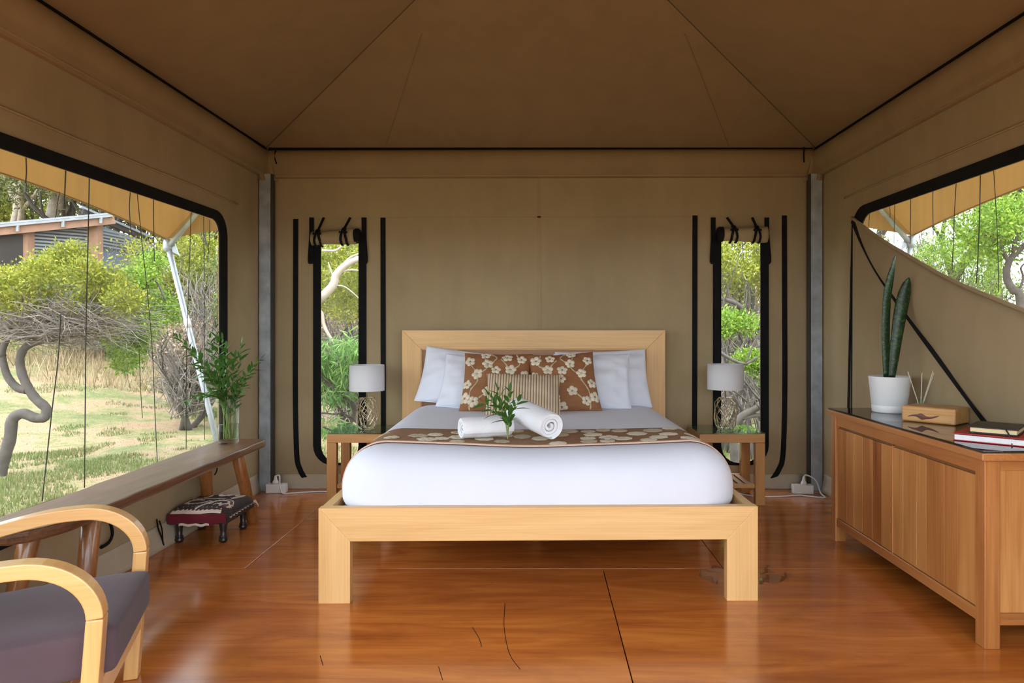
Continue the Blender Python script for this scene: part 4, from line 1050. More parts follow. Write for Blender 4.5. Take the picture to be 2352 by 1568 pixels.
# vase with leafy branches
vx, vy = -1.952, 4.48
vase = empty('glass_vase', (vx, vy, BT + .002)); tag(vase, 'clear cylindrical glass vase on the far end of the long bench', 'vase')
MB().lathe([(0, 0.001), (.058, 0.001), (.0615, .005), (.0655, .28)], 40).build('glass', m_vase, vase, True, fix=False)
MB().tube(arc((0, 0, .28), .0655, 0, 2 * PI, 40, (1, 0, 0), (0, 1, 0)), .0018, 6, False).build('rim', m_vase, vase, True)
MB().lathe([(0, .017), (.0595, .0225), (.0615, .12), (0, .12)], 32).build('water', m_water, vase, True)
rnd = random.Random(21)
tips = [((430, 790), -.02), ((408, 775), .05), ((455, 850), -.1), ((428, 920), -.1), ((495, 750), .0), ((480, 772), .1), ((520, 800), -.08), ((555, 790), .05), ((575, 855), -.06), ((598, 825), .04), ((540, 820), .1), ((500, 850), -.16), ((470, 905), -.15), ((565, 890), -.14), ((510, 780), .04)]
for i, ((tx, ty), dd) in enumerate(tips):
    a = rnd.uniform(0, 6.28); rb = rnd.uniform(.01, .04)
    base = Vector((vx + rb * math.cos(a), vy + rb * math.sin(a), BT + .03))
    tip = P(tx, ty, min(vy + dd, -2.045 * F / (tx - CX)))
    th_ = math.atan2(tip.y - vy, tip.x - vx); rim = Vector((vx + .045 * math.cos(th_), vy + .045 * math.sin(th_), BT + .285))
    mid = rim.lerp(tip, .5) + Vector((0, 0, .03))
    if mid.x < XL + .02: mid.x = XL + .03
    leafy('leafy_branch', [base, base.lerp(rim, .5), rim, mid, tip], .0032, {1: 'green leafy branch reaching furthest over the bench towards the armchair', 4: 'tallest green leafy branch standing in the glass vase', 9: 'green leafy branch leaning over towards the corner post', 3: 'lowest green leafy branch arching out of the vase over the bench'}.get(i, 'green leafy branch in the middle of the bunch in the glass vase'), 'branch', 'branches in the vase', rnd, .017, .30 if i % 2 else .48, 1.0, None, .65)

# ------------------------------------------------------------------ footstool
fs = empty('footstool', (-1.92, 4.19, 0)); tag(fs, 'tiny footstool with dark embroidered cushion top under the bench', 'footstool')
for sx in (-1, 1):
    for sy in (-1, 1):
        MB().lathe([(0, 0.001), (.016, .001), (.023, .008), (.024, .018), (.018, .026), (.022, .031), (.022, .035), (.016, .04), (.018, .07), (.022, .10), (.024, .12), (0, .12)], 20, (sx * .125, sy * .135, 0)).build('leg', m_stoolleg, fs, True)
k = NT('suzani_cloth'); v = k.coords()
sep = k.n('SeparateXYZ', {0: v}).outputs
k.set(Base_Color=k.ramp(k.noise(v, 30, 3), [(0.3, (0.024, 0.014, 0.012)), (0.7, (0.05, 0.028, 0.024))]), Roughness=.85, Normal=k.bump(k.noise(v, 250, 2), .35, .003)); m_suz = k.m
m_maroon = fabric('maroon_cloth', (0.13, 0.012, 0.022)); m_suzc = fabric('cream_motif', (0.66, 0.52, 0.42))
SW, SD = .165, .19
def stool_top(u, v):                     # u,v in [-1,1]
    e = (max(0, 1 - abs(u) ** 9) * max(0, 1 - abs(v) ** 9)) ** .5
    return Vector((u * SW, v * SD, .135 + .068 * e ** .7 + .004 * noise.noise(Vector((u * 2, v * 2, 0)))))
cc = lambda q: math.sin((q * 2 - 1) * PI / 2)
MB().grid(lambda u, w: stool_top(cc(u), cc(w)), 24, 24).build('cushion_top', m_suz, fs, True)
boxo('stool_board', (-SW + .012, -SD + .012, .112), (SW - .012, SD - .012, .136), m_stoolleg, fs, .004)
# side valance : maroon in front with cream flash, dark at the side
m = MB(); m.grid(lambda u, w: (-SW + u * 2 * SW, -SD - .002 - .006 * math.sin(PI * w), .118 + .056 * w - .006 * math.sin(u * 19) * (1 - w)), 26, 4); m.build('front_valance', m_maroon, fs, True, solid=.002)
m = MB(); m.grid(lambda u, w: (-.10 + u * .17, -SD - .004, .106 + .014 * w + .004 * math.sin(u * 15)), 14, 2); m.build('cream_valance', m_suzc, fs, True, solid=.002)
m = MB(); m.grid(lambda u, w: (SW + .002 + .006 * math.sin(PI * w), -SD + u * 2 * SD, .118 + .036 * w), 20, 4); m.build('side_valance', m_suz, fs, True, solid=.002)
def ribbon(pts, w, mat, name='motif', teeth=0):
    pts = smooth_path([(a, b, 0) for a, b in pts], 6); n = len(pts); m = MB()
    for i, p in enumerate(pts):
        t = pts[min(i + 1, n - 1)] - pts[max(i - 1, 0)]; nn = Vector((-t.y, t.x, 0)).normalized(); ww = 1.35 * w * (1 - .5 * abs(2 * i / (n - 1) - 1) ** 3)
        w2 = ww * (1 + teeth * (i % 2))
        for q, hh in ((-nn * ww, .0015), (Vector((0, 0, 0)), .003), (nn * w2, .0015)):
            s_ = p + q; c = stool_top(max(-.985, min(.985, s_.x)), max(-.985, min(.985, s_.y))); c.z += hh; m.v.append(c)
    for i in range(n - 1): m.f += [(3 * i, 3 * i + 3, 3 * i + 4, 3 * i + 1), (3 * i + 1, 3 * i + 4, 3 * i + 5, 3 * i + 2)]
    raw(name, m.v, m.f, mat, fs, True)
ribbon([(-.95, -.955), (-.5, -.94), (-.1, -.95), (.3, -.93), (.8, -.95)], .03, m_suzc, teeth=4.5)
ribbon([(-.1, -.9), (.0, -.5), (.1, -.25), (.35, -.05), (.65, -.1), (.7, -.35), (.5, -.42), (.45, -.25)], .035, m_suzc, teeth=1.2)
ribbon([(.05, -.1), (.0, -.35), (.12, -.4), (.2, -.28)], .03, m_suzc)
ribbon([(.3, -.55), (.36, -.35), (.5, -.45), (.55, -.55)], .03, m_suzc)
ribbon([(-.05, .0), (-.3, -.3), (-.6, -.4), (-.75, -.2), (-.6, .02), (-.3, .05)], .04, m_suzc, teeth=1.6)
ribbon([(-.9, .12), (-.5, .17), (.0, .15), (.4, .08), (.7, -.1), (.88, -.5)], .022, m_maroon)
ribbon([(-.9, .19), (-.5, .24), (.0, .22), (.42, .16), (.75, -.02), (.93, -.42)], .014, m_suzc, teeth=1.0)
ribbon([(-.45, .3), (-.3, .5), (-.35, .75), (-.2, .85)], .03, m_suzc, teeth=1.5)
ribbon([(-.1, .85), (.0, .6), (.2, .58), (.32, .8)], .05, m_suzc, teeth=.6)
ribbon([(.3, .5), (.4, .75), (.55, .7), (.56, .55)], .05, m_suzc, teeth=.6)
ribbon([(.55, .25), (.72, .5), (.8, .8)], .05, m_suzc, teeth=1.2)
ribbon([(.62, -.7), (.6, -.45), (.75, -.35), (.88, -.5), (.84, -.7)], .03, m_suzc, teeth=1.0)
ribbon([(.70, -.72), (.73, -.58), (.75, -.48)], .09, m_maroon)
for i in range(9):
    y = -SD + .03 + i * .04; MB().tube(smooth_path([(SW + .006, y, .15), (SW + .012, y + .01, .146), (SW + .008, y + .02, .15)], 3), .0018, 5).build('stitch', m_suzc, fs)
for i in range(5): MB().tube(smooth_path([(SW + .004, SD - .01, .155), (SW + .012 + .006 * i, SD + .004 - .004 * i, .16 - .006 * i), (SW + .018 + .004 * i, SD - .004 * i, .145 - .006 * i)], 4), .0015, 5).build('tassel_thread', m_suzc, fs)

# ------------------------------------------------------------------ armchair
ch = empty('armchair', (-1.275, 2.225, 0), R(19.2)); tag(ch, 'bentwood armchair with plum-grey seat cushion in front of the bench', 'armchair')
AWd = .305; tA = .044
for s in (-1, 1):
    # bent arm : from the front joint, over the curve and back, sloping down
    pth = [Vector((-.022, s * AWd, .44))] + [Vector((-.022 - .17 + .17 * math.cos(a), s * AWd, .44 + .145 * math.sin(a))) for a in np.linspace(.12, PI / 2, 12)]
    pth += smooth_path([pth[-1], Vector((-.30, s * AWd, .578)), Vector((-.45, s * AWd, .545)), Vector((-.60, s * AWd, .50)), Vector((-.70, s * AWd, .465))], 5)[1:]
    MB().sweep(pth, [(-.03, -.021), (.03, -.021), (.03, .021), (-.03, .021)], (1, 0, 0.3) if False else [Vector((0, 1, 0)).cross((pth[min(i + 1, len(pth) - 1)] - pth[max(i - 1, 0)]).normalized()) for i in range(len(pth))]).build('arm', m_chair['X'], ch, False, bevel=.004)
    lg = MB(); lg.hexa([(-.075, s * AWd - .03, 0), (-.03, s * AWd - .03, 0), (-.03, s * AWd + .03, 0), (-.075, s * AWd + .03, 0), (-.043, s * AWd - .03, .439), (-.001, s * AWd - .03, .439), (-.001, s * AWd + .03, .439), (-.043, s * AWd + .03, .439)])
    lg.build('front_leg', m_chair['Z'], ch, bevel=.004)
    rl = MB(); rl.hexa([(-.80, s * AWd - .025, 0), (-.755, s * AWd - .025, 0), (-.755, s * AWd + .025, 0), (-.80, s * AWd + .025, 0), (-.705, s * AWd - .025, .47), (-.66, s * AWd - .025, .47), (-.66, s * AWd + .025, .47), (-.705, s * AWd + .025, .47)])
    rl.build('rear_leg', m_chair['Z'], ch, bevel=.004)
    si = s * (AWd - .045)
    sd = MB(); sd.hexa([(-.70, si - .012, .13), (-.05, si - .012, .18), (-.05, si + .012, .18), (-.70, si + .012, .13), (-.70, si - .012, .19), (-.05, si - .012, .245), (-.05, si + .012, .245), (-.70, si + .012, .19)])
    sd.build('side_rail', m_chair['X'], ch, bevel=.003)
boxo('front_rail', (-.046, -AWd + .031, .175), (-.018, AWd - .031, .252), m_chair['Y'], ch, .003)
for i in range(7):
    x = -.10 - i * .085; z = .247 - i * .0068
    boxo('seat_slat', (x - .05, -AWd + .034, z - .012), (x, AWd - .034, z), m_chair['Y'], ch, .003)
def cushion_block(name, x0, x1, y0, y1, z, t, tilt, rad, parent):
    bm = bmesh.new(); bmesh.ops.create_cube(bm, size=2.0); bmesh.ops.subdivide_edges(bm, edges=bm.edges, cuts=14, use_grid_fill=True)
    hx, hy, hz = (x1 - x0) / 2, (y1 - y0) / 2, t / 2
    for v in bm.verts:
        p = Vector((v.co.x * hx, v.co.y * hy, v.co.z * hz)); lim = Vector((hx - rad, hy - rad, hz - rad))
        cl = Vector([max(-lim[i], min(lim[i], p[i])) for i in range(3)]); dv = p - cl
        if dv.length > 1e-6: p = cl + dv.normalized() * rad
        if p.z > 0: p.z += .012 * (1 - (p.x / hx) ** 2) * (1 - (p.y / hy) ** 2) + .004 * noise.noise(p * 9)
        p.x += (x0 + x1) / 2; p.y += (y0 + y1) / 2; p.z += z + t / 2 + tilt * (p.x - x1)
        v.co = p
    me = bpy.data.meshes.new(name); bm.to_mesh(me); bm.free(); me.materials.append(m_cush); me.polygons.foreach_set('use_smooth', [True] * len(me.polygons))
    return link(bpy.data.objects.new(name, me), parent)
cushion_block('seat_cushion', -.62, .015, -AWd + .036, AWd - .036, .256, .135, .075, .028, ch)
bk = cushion_block('back_cushion', -.055, .055, -AWd + .036, AWd - .036, 0, .42, 0, .04, ch)
bk.location = (-.70, 0, .40); bk.rotation_euler = (0, R(-18), 0)
for i in range(4): boxo('back_slat', (-.80 - i * .031, -AWd + .03, .42 + i * .1), (-.78 - i * .031, AWd - .03, .47 + i * .1), m_chair['Y'], ch, .003)
for s in (-1, 1): MB().tube([(-.70, s * (AWd - .02), .44), (-.885, s * (AWd - .02), .86)], .018, 10).build('back_post', m_chair['Z'], ch)
# ------------------------------------------------------------------ outside: ground
def hgt(x, y):
    r = math.hypot(x, y - 3.0); t = max(0, min(1, (r - 9) / 13.0)); s = t * t * (3 - 2 * t)
    return -.36 + 1.55 * s + .05 * noise.noise(Vector((x * .35, y * .35, 0))) * min(1, r / 6) + .018 * noise.noise(Vector((x * 2, y * 2, 4)))
m = MB(); ax = np.concatenate([-np.geomspace(60, 14, 14), np.linspace(-13, 13, 105), np.geomspace(14, 60, 14)])
na = len(ax)
for x in ax:
    for y in ax: m.v.append(Vector((x, y + 3, hgt(x, y + 3))))
for i in range(na - 1):
    for j in range(na - 1): m.f.append((i * na + j, (i + 1) * na + j, (i + 1) * na + j + 1, i * na + j + 1))
gnd = m.build('ground', m_ground, None, True); tag(gnd, 'dry patchy lawn around the tent', kind='structure')

def blades(name, n, sampler, hh, w, mat, label, cat, seed, lean=.5):
    rs = np.random.RandomState(seed); V = np.zeros((n, 3, 3)); k_ = 0
    for (x, y, s) in sampler(rs, n):
        z = hgt(x, y) - .01; a = rs.uniform(0, 2 * PI); h = hh * s * rs.uniform(.6, 1.3); l = rs.uniform(0, lean) * h; b = rs.uniform(0, 2 * PI)
        dx, dy = math.cos(a) * w, math.sin(a) * w
        V[k_] = ((x - dx, y - dy, z), (x + dx, y + dy, z), (x + math.cos(b) * l, y + math.sin(b) * l, z + h)); k_ += 1
    V = V[:k_].reshape(-1, 3); me = bpy.data.meshes.new(name)
    me.from_pydata(V.tolist(), [], np.arange(k_ * 3).reshape(-1, 3).tolist()); me.materials.append(mat)
    o = link(bpy.data.objects.new(name, me)); tag(o, label, cat, kind='stuff'); return o
def near_tent(x, y): return XL - .25 < x < XR + .25 and y < YB + .2
def patch(f, lo, thr=.0):
    def sm(rs, n):
        c = 0
        while c < n:
            d = rs.uniform(lo[0], lo[1]) ** 1; u = rs.uniform(lo[2], lo[3]); x, y = u * d, d
            if near_tent(x, y): c += .05; continue
            q = noise.noise(Vector((x * .8, y * 1.0, 3.3))) + .55 * noise.noise(Vector((x * 2.3, y * 2.9, 7)))
            if q > thr: c += 1; yield x, y, .6 + f * max(0, q)
            else: c += .02
    return sm
blades('green_grass', 26000, patch(.8, (3.2, 15, -.95, -.42), .10), .065, .007, m_grass, 'short green grass tufts on the lawn beyond the wide bench window', 'grass', 1)
blades('straw_grass', 16000, patch(.6, (3.2, 15, -.95, -.42), -.9), .04, .006, m_dry, 'sparse straw coloured grass across the lawn beyond the wide bench window', 'grass', 2)
blades('tall_dry_grass', 22000, patch(.7, (13.5, 20, -1.0, .95), -.6), .5, .012, m_dry, 'tall dry grass on the bank behind the shrubs', 'grass', 3, .7)
blades('window_grass', 15000, patch(.9, (5.8, 12, -.42, .42), -.25), .13, .008, m_grass, 'long green grass behind the tent seen through the narrow windows', 'grass', 5)
blades('side_grass', 9000, patch(.5, (4, 16, .42, 1.0), -.3), .09, .008, m_dry, 'pale dry grass beyond the sideboard window', 'grass', 6)

# ------------------------------------------------------------------ outside: foliage tools
def foliage(name, clumps, size, mat, parent, seed=0, aspect=.38, shell=.45, droop=0.0, squash=.8):
    rs = np.random.RandomState(seed); Vs = []
    for c, r, n in clumps:
        d = rs.normal(size=(n, 3)); d /= np.linalg.norm(d, axis=1)[:, None]
        rad = r * (shell + (1 - shell) * rs.rand(n)) ** .8 * (1 + .25 * rs.normal(size=n))
        pos = np.array(c)[None, :] + d * rad[:, None] * np.array([1, 1, squash])
        dr = d * .7 + rs.normal(size=(n, 3)) * .7; dr[:, 2] += .25 - droop * 2.2
        dr /= np.linalg.norm(dr, axis=1)[:, None]
        sd = np.cross(dr, rs.normal(size=(n, 3))); sd /= np.linalg.norm(sd, axis=1)[:, None] + 1e-9
        L = size * rs.uniform(.6, 1.3, n)[:, None]; W = L * aspect * .5
        Vs.append(np.stack([pos, pos + dr * L * .5 + sd * W, pos + dr * L, pos + dr * L * .5 - sd * W], 1))
    V = np.concatenate(Vs).reshape(-1, 3); n = len(V) // 4
    me = bpy.data.meshes.new(name); me.vertices.add(len(V)); me.vertices.foreach_set('co', V.ravel())
    me.loops.add(n * 4); me.loops.foreach_set('vertex_index', np.arange(n * 4, dtype=np.int32)); me.polygons.add(n)
    me.polygons.foreach_set('loop_start', np.arange(0, n * 4, 4, dtype=np.int32)); me.update(calc_edges=True); me.validate()
    me.materials.append(mat); o = link(bpy.data.objects.new(name, me), parent); o['kind'] = 'stuff'; return o
def branches(mb, p, d, L, r, depth, rnd, ends, bend=.35, fork=2, sides=5, up=.1):
    pts = [Vector(p)]; d = Vector(d).normalized(); n = 4
    for i in range(n):
        d = (d + Vector((rnd.uniform(-bend, bend), rnd.uniform(-bend, bend), rnd.uniform(-bend, bend) * .7 + up))).normalized(); pts.append(pts[-1] + d * L / n)
    mb.tube(pts, [r * (1 - .45 * i / n) for i in range(n + 1)], sides, depth > 2)
    if depth == 0: ends.append(pts[-1]); return
    for k_ in range(fork + (rnd.random() < .4)):
        i = rnd.choice((2, 3, 4)) if k_ else 4
        nd = (d + Vector((rnd.uniform(-1, 1), rnd.uniform(-1, 1), rnd.uniform(-.3, .8))) * .8).normalized()
        branches(mb, pts[i], nd, L * rnd.uniform(.6, .8), r * .55, depth - 1, rnd, ends, bend, fork, max(3, sides - 1), up)
def twig_mass(name, src, dst_fn, n, r, mat, parent, seed, kink=.12):
    rnd = random.Random(seed); m = MB()
    for i in range(n):
        a = Vector(src(rnd)); b = Vector(dst_fn(rnd, a)); L = (b - a).length; pts = [a]
        for t in (.25, .5, .75): pts.append(a.lerp(b, t) + Vector((rnd.uniform(-1, 1), rnd.uniform(-1, 1), rnd.uniform(-1, 1))) * L * kink)
        pts.append(b); m.tube(pts, [r, r * .85, r * .7, r * .5, r * .25], 3, False)
    o = m.build(name, mat, parent, fix=False); o['kind'] = 'stuff'; return o
def thing(name, loc, label, cat='tree', group=None): return tag(empty(name, loc), label, cat, group)
def rel(o, pts): return [Vector(p) - o.location for p in pts]

# twisted tree close to the wide window
D1 = 7.6
z2 = lambda x, y, d=D1: P(x / 3.267, 700 + y / 3.267, d)
t1 = thing('twisted_tree', (z2(-10, 1274).x, D1, hgt(z2(-10, 1274).x, D1)), 'grey twisted trunk tree with yellow-green crown outside the wide bench window')
tp = [z2(-10, 1300), z2(30, 1150), z2(75, 1000), z2(95, 860), z2(170, 815), z2(260, 845), z2(335, 840), z2(345, 775), z2(270, 705), z2(210, 620), z2(160, 500), z2(150, 400), z2(190, 320), z2(280, 275), z2(390, 250), z2(430, 190), z2(440, 100)]
pt = smooth_path(rel(t1, tp), 6); n = len(pt)
MB().tube(pt, [.062 - .030 * (i / n) + .002 * math.sin(i * 1.3) for i in range(n)], 12).build('trunk', m_bark, t1, True)
pt = smooth_path(rel(t1, [z2(200, 640), z2(130, 620), z2(60, 540), z2(25, 430), z2(20, 340), z2(60, 240), z2(80, 120)]), 6)
MB().tube(pt, [.045 - .02 * i / len(pt) for i in range(len(pt))], 9).build('branch', m_bark, t1, True)
pt = smooth_path(rel(t1, [z2(20, 390), z2(-60, 250), z2(-150, 150), z2(-260, 60)]), 5); MB().tube(pt, .04, 8).build('branch', m_bark, t1, True)
pt = smooth_path(rel(t1, [z2(70, 230), z2(200, 240), z2(330, 230), z2(480, 170), z2(620, 120), z2(760, 60)]), 5); MB().tube(pt, [.028 - .016 * i / len(pt) for i in range(len(pt))], 7).build('branch', m_bark, t1, True)
L1 = t1.location
def src1(r):
    px, py = r.choice(((120, 765), (60, 755), (200, 745), (20, 760), (160, 740))); return P(px + r.uniform(-40, 40), py + r.uniform(-12, 25), D1 + r.uniform(-.35, .4)) - L1
def dst1(r, a):
    return P(r.uniform(-60, 325), r.uniform(650, 790), D1 + r.uniform(-.7, .8)) - L1
twig_mass('twigs', src1, dst1, 420, .006, m_twig, t1, 4)
def dst1b(r, a): return a + Vector((r.uniform(-.1, 1.0), r.uniform(-.3, .3), r.uniform(-.35, .2)))
twig_mass('twigs', lambda r: P(r.uniform(120, 240), r.uniform(690, 760), D1 + r.uniform(-.4, .4)) - L1, dst1b, 170, .004, m_twig, t1, 5, .07)
cl = [(60, 650), (150, 595), (200, 625), (120, 690), (195, 705), (255, 650), (20, 640), (-60, 650), (240, 745), (160, 640), (90, 625), (-20, 690), (40, 690), (225, 670), (150, 720), (285, 690), (170, 585), (20, 665), (-100, 640), (110, 610)]
foliage('foliage', [(P(a, b, D1 + .4 * math.sin(i * 2.4)) - L1, .19, 1150) for i, (a, b) in enumerate(cl)], .036, m_lyg, t1, 3, .55)
cl = [(330, 640), (370, 690), (310, 700), (340, 740), (290, 765), (300, 800), (288, 828), (385, 720), (350, 600), (300, 640), (320, 770), (275, 785)]
foliage('drooping_foliage', [(P(a, b, 8.2 + .3 * math.sin(i * 1.9)) - L1, .17, 950) for i, (a, b) in enumerate(cl)], .036, m_lg, t1, 6, .5, droop=.2)
pt = smooth_path(rel(t1, [z2(480, 170), P(230, 720, 7.9), P(300, 700, 8.1), P(350, 640, 8.2), P(380, 690, 8.2)]), 5); MB().tube(pt, .012, 6).build('branch', m_bark, t1, True)
twig_mass('twigs', lambda r: P(r.uniform(200, 330), r.uniform(690, 760), 8.1 + r.uniform(-.2, .2)) - L1, lambda r, a: a + Vector((r.uniform(-.3, .5), r.uniform(-.3, .3), r.uniform(-.35, .35))), 160, .0045, m_twig, t1, 7)
# generic bushes and trees
def bush(name, px, pys, d, wpx, mat, label, seed, leaf=.05, r=.32, n=16, per=800, twigs=160, bark=m_bark, cat='shrub', group=None, squash=.8, droop=0, aspect=.4, tr=.05):
    rnd = random.Random(seed); c = P(px, 751, d); g = hgt(c.x, d)
    o = thing(name, (c.x, d, g), label, cat, group)
    zb = max(.1, P(px, pys[1], d).z - g); zt = P(px, pys[0], d).z - g; w = wpx / F * d / 2
    m = MB(); ends = []
    for k_ in range(3):
        branches(m, (rnd.uniform(-.1, .1), rnd.uniform(-.1, .1), -.05), (rnd.uniform(-.5, .5), rnd.uniform(-.3, .3), 1), (zt) * .5, tr, 3, rnd, ends, .3, 2, 6)
    m.build('trunk', bark, o, True)
    cl = [((rnd.uniform(-w, w), rnd.uniform(-w, w) * .7, rnd.uniform(zb, zt)), r * rnd.uniform(.7, 1.25), per) for _ in range(n)]
    foliage('foliage', cl, leaf, mat, o, seed, aspect, .4, droop, squash)
    if twigs: twig_mass('twigs', lambda q: (q.uniform(-.25, .25) * w, q.uniform(-.3, .3), q.uniform(.1, .6) * zt), lambda q, a: Vector((q.uniform(-1, 1) * w, q.uniform(-.6, .6) * w, q.uniform(.2, 1) * zt)), twigs, .008, m_twig, o, seed + 1)
    return o
bush('yellow_bush', 425, (555, 745), 13, 190, m_lyg, 'yellow-green bush behind the awning pole at the wide bench window', 31, .065, .42, 20, 1000, 160)
bush('twiggy_shrub', 480, (600, 800), 12, 150, m_lo, 'grey twiggy shrub at the far edge of the wide bench window', 32, .05, .32, 10, 420, 330)
bush('dead_brush', 430, (735, 830), 11, 200, m_dead, 'brown twiggy brush under the yellow-green bush behind the vase', 36, .05, .28, 9, 130, 420)
bush('scrub_bush', 250, (690, 800), 16, 420, m_lo, 'olive scrub on the bank below the shed', 33, .07, .5, 14, 500, 300)
bush('scrub_bush', 500, (640, 790), 18, 260, m_dead, 'brown scrub on the bank beyond the twiggy shrub', 35, .07, .5, 12, 400, 420)
# tall trees behind the shed
def tall(px, d, H, mat, label, seed, bark=m_barkpale, r=.3, leaf=.13, per=560, cr=1.1, lean=0, depth=3, low=.35, group='tall trees in the background'):
    rnd = random.Random(seed); c = P(px, 751, d); g = hgt(c.x, d); o = thing('background_tree', (c.x, d, g), label, 'tree', group)
    m = MB(); ends = []
    top = Vector((lean, 0, H * low)); pts = smooth_path([(0, 0, -.2), (lean * .3 + rnd.uniform(-.2, .2), 0, H * low * .5), top], 5)
    m.tube(pts, [r * (1 - .4 * i / (len(pts) - 1)) for i in range(len(pts))], 9)
    for k_ in range(4):
        branches(m, top - Vector((0, 0, rnd.uniform(0, .15) * H)), (rnd.uniform(-1, 1), rnd.uniform(-1, 1), rnd.uniform(.5, 1.3)), H * .33, r * .55, depth, rnd, ends, .3, 2, 6)
    m.build('trunk', bark, o, True)
    rnd.shuffle(ends); foliage('foliage', [(tuple(e), cr * rnd.uniform(.7, 1.2), per) for e in ends[:52]], leaf, mat, o, seed, .4, .3)
    return o
tall(95, 27, 12, m_lo, 'tall tree with thick pale trunk behind the shed roof', 41, r=.3, lean=.8, low=.5)
tall(-60, 25, 9, m_lg, 'bright green tree behind the dark end of the shed', 42)
tall(30, 31, 11, m_lyg, 'yellow-green tree far behind the shed ridge', 43)
tall(190, 30, 9, m_lo, 'olive tree rising behind the shed roof', 44, m_bark)
tall(330, 27, 8, m_lo, 'olive tree behind the pole outside the wide bench window', 45, m_bark)
tall(440, 26, 8, m_lyg, 'yellow-green tree at the far edge of the wide bench window', 46, m_bark)
tall(560, 24, 8, m_lo, 'olive tree hidden behind the corner post on the bench side', 47, m_bark)

for i_, (px, d) in enumerate(((-40, 36), (110, 37), (260, 36), (400, 34), (520, 33), (660, 34), (850, 33), (1000, 34), (1500, 34), (1620, 33), (1800, 34))):
    tall(px, d, 9.5, (m_lo, m_lyg, m_lo)[i_ % 3], f'distant tree number {i_ + 1} of the far treeline' if False else 'distant olive and yellow-green tree of the far treeline', 140 + i_, m_bark, leaf=.2, per=420, cr=1.5, low=.2, group='far treeline')

# shed
sh = thing('garden_shed', (0, 0, 0), 'grey louvred shed with pale metal roof edge up the slope behind the bushes', 'shed')
m_shedw = plain('shed_grey_panel', (.12, .15, .19), .7); m_slat = plain('shed_slats', (.20, .20, .20), .7); m_roof = plain('shed_roof_metal', (.26, .27, .28), .5, .3); m_brownp = plain('shed_brown_post', (.30, .16, .10), .7); m_shedd = plain('shed_dark', (.03, .025, .022), .9)
A_, B_, C_ = P(-90, 545, 17), P(222, 528, 19), P(352, 570, 21.5)
def wallpt(a, b, t, z): p = a.lerp(b, t); return Vector((p.x, p.y, z))
def shed_wall(a, b, zb, za_t, zb_t, dark_to, slat0):
    nrm = (b - a).cross(Vector((0, 0, 1))).normalized(); nrm.z = 0
    off = nrm * -.12
    MB().hexa([wallpt(a, b, 0, zb) + off, wallpt(a, b, 1, zb) + off, wallpt(a, b, 1, zb) + off * 2, wallpt(a, b, 0, zb) + off * 2, wallpt(a, b, 0, za_t) + off, wallpt(a, b, 1, zb_t) + off, wallpt(a, b, 1, zb_t) + off * 2, wallpt(a, b, 0, za_t) + off * 2]).build('wall_panel', m_shedw, sh)
    n = 16
    for i in range(n):
        z = slat0 + i * .085; t0, t1 = dark_to, 1.0
        zmax0, zmax1 = za_t + (zb_t - za_t) * t0, zb_t
        if z > max(zmax0, zmax1) - .05: break
        if z > zmax1 - .05: t1 = t0 + (t1 - t0) * max(.05, (zmax0 - .05 - z) / max(.01, zmax0 - zmax1))
        if z > zmax0 - .05: t0 = t0 + (1 - t0) * min(.95, (z - zmax0 + .05) / max(.01, zmax1 - zmax0))
        p, q = wallpt(a, b, t0, z), wallpt(a, b, t1, z)
        MB().sweep([p, q], [(-.012, -.022), (.012, -.022), (.012, .022), (-.012, .022)], (0, 0, 1)).build('slat', m_slat, sh)
nw = (B_ - A_).cross(Vector((0, 0, 1))).normalized()
g0 = hgt(A_.x, A_.y)
shed_wall(A_, B_, .6, P(-90, 538, 17).z, P(222, 515, 19).z, .46, P(70, 590, 17.8).z)
shed_wall(B_, C_, .6, P(235, 512, 19).z, P(352, 556, 21.5).z, 0.0, P(240, 562, 19).z)
MB().hexa([wallpt(A_, B_, 0, 1.2), wallpt(A_, B_, .43, 1.2), wallpt(A_, B_, .43, 1.2) + nw * .1, wallpt(A_, B_, 0, 1.2) + nw * .1, wallpt(A_, B_, 0, P(-90, 540, 17).z), wallpt(A_, B_, .43, P(60, 540, 17.9).z), wallpt(A_, B_, .43, P(60, 540, 17.9).z) + nw * .1, wallpt(A_, B_, 0, P(-90, 540, 17).z) + nw * .1]).build('painted_opening_shade', m_shedd, sh)  # solid dark slab painted as the shade inside the shed's open end
for t, ztop, w in ((.45, P(60, 528, 17.9).z, .14), (.985, P(222, 505, 19).z, .15)):
    p = wallpt(A_, B_, t, 0); MB().box((p.x - w, p.y - .12, .3), (p.x + w, p.y + .12, ztop)).build('post', m_brownp, sh)
def beam(name, a, b, w, h, mat): return MB().sweep([a, b], [(-w, -h), (w, -h), (w, h), (-w, h)], (0, 0, 1)).build(name, mat, sh)
e0, e1 = P(-120, 540, 16.6), P(258, 504, 18.9)
beam('fascia', e0 + Vector((0, .1, 0)), e1 + Vector((0, .1, 0)), .03, .10, m_brownp)
beam('gutter', e0 + Vector((0, 0, .10)), e1 + Vector((0, 0, .10)), .05, .028, m_roof)
rb = [e0 + Vector((0, 0, .14)), e1 + Vector((0, 0, .14)), P(190, 512, 24), P(-200, 545, 24)]
MB().hexa([v for v in rb] + [v + Vector((0, 0, .05)) for v in rb]).build('roof', m_roof, sh)
f0, f1 = P(190, 484, 20), P(350, 553, 22)
beam('rear_fascia', f0, f1, .05, .09, m_shedd); beam('rear_gutter', f0 + Vector((0, -.1, .1)), f1 + Vector((0, -.1, .1)), .05, .03, m_roof)
for t in (.12, .4, .68, .93): p = e0.lerp(e1, t); MB().box((p.x - .035, p.y - .06, p.z - .08), (p.x + .035, p.y - .02, p.z + .07)).build('bracket', m_roof, sh)

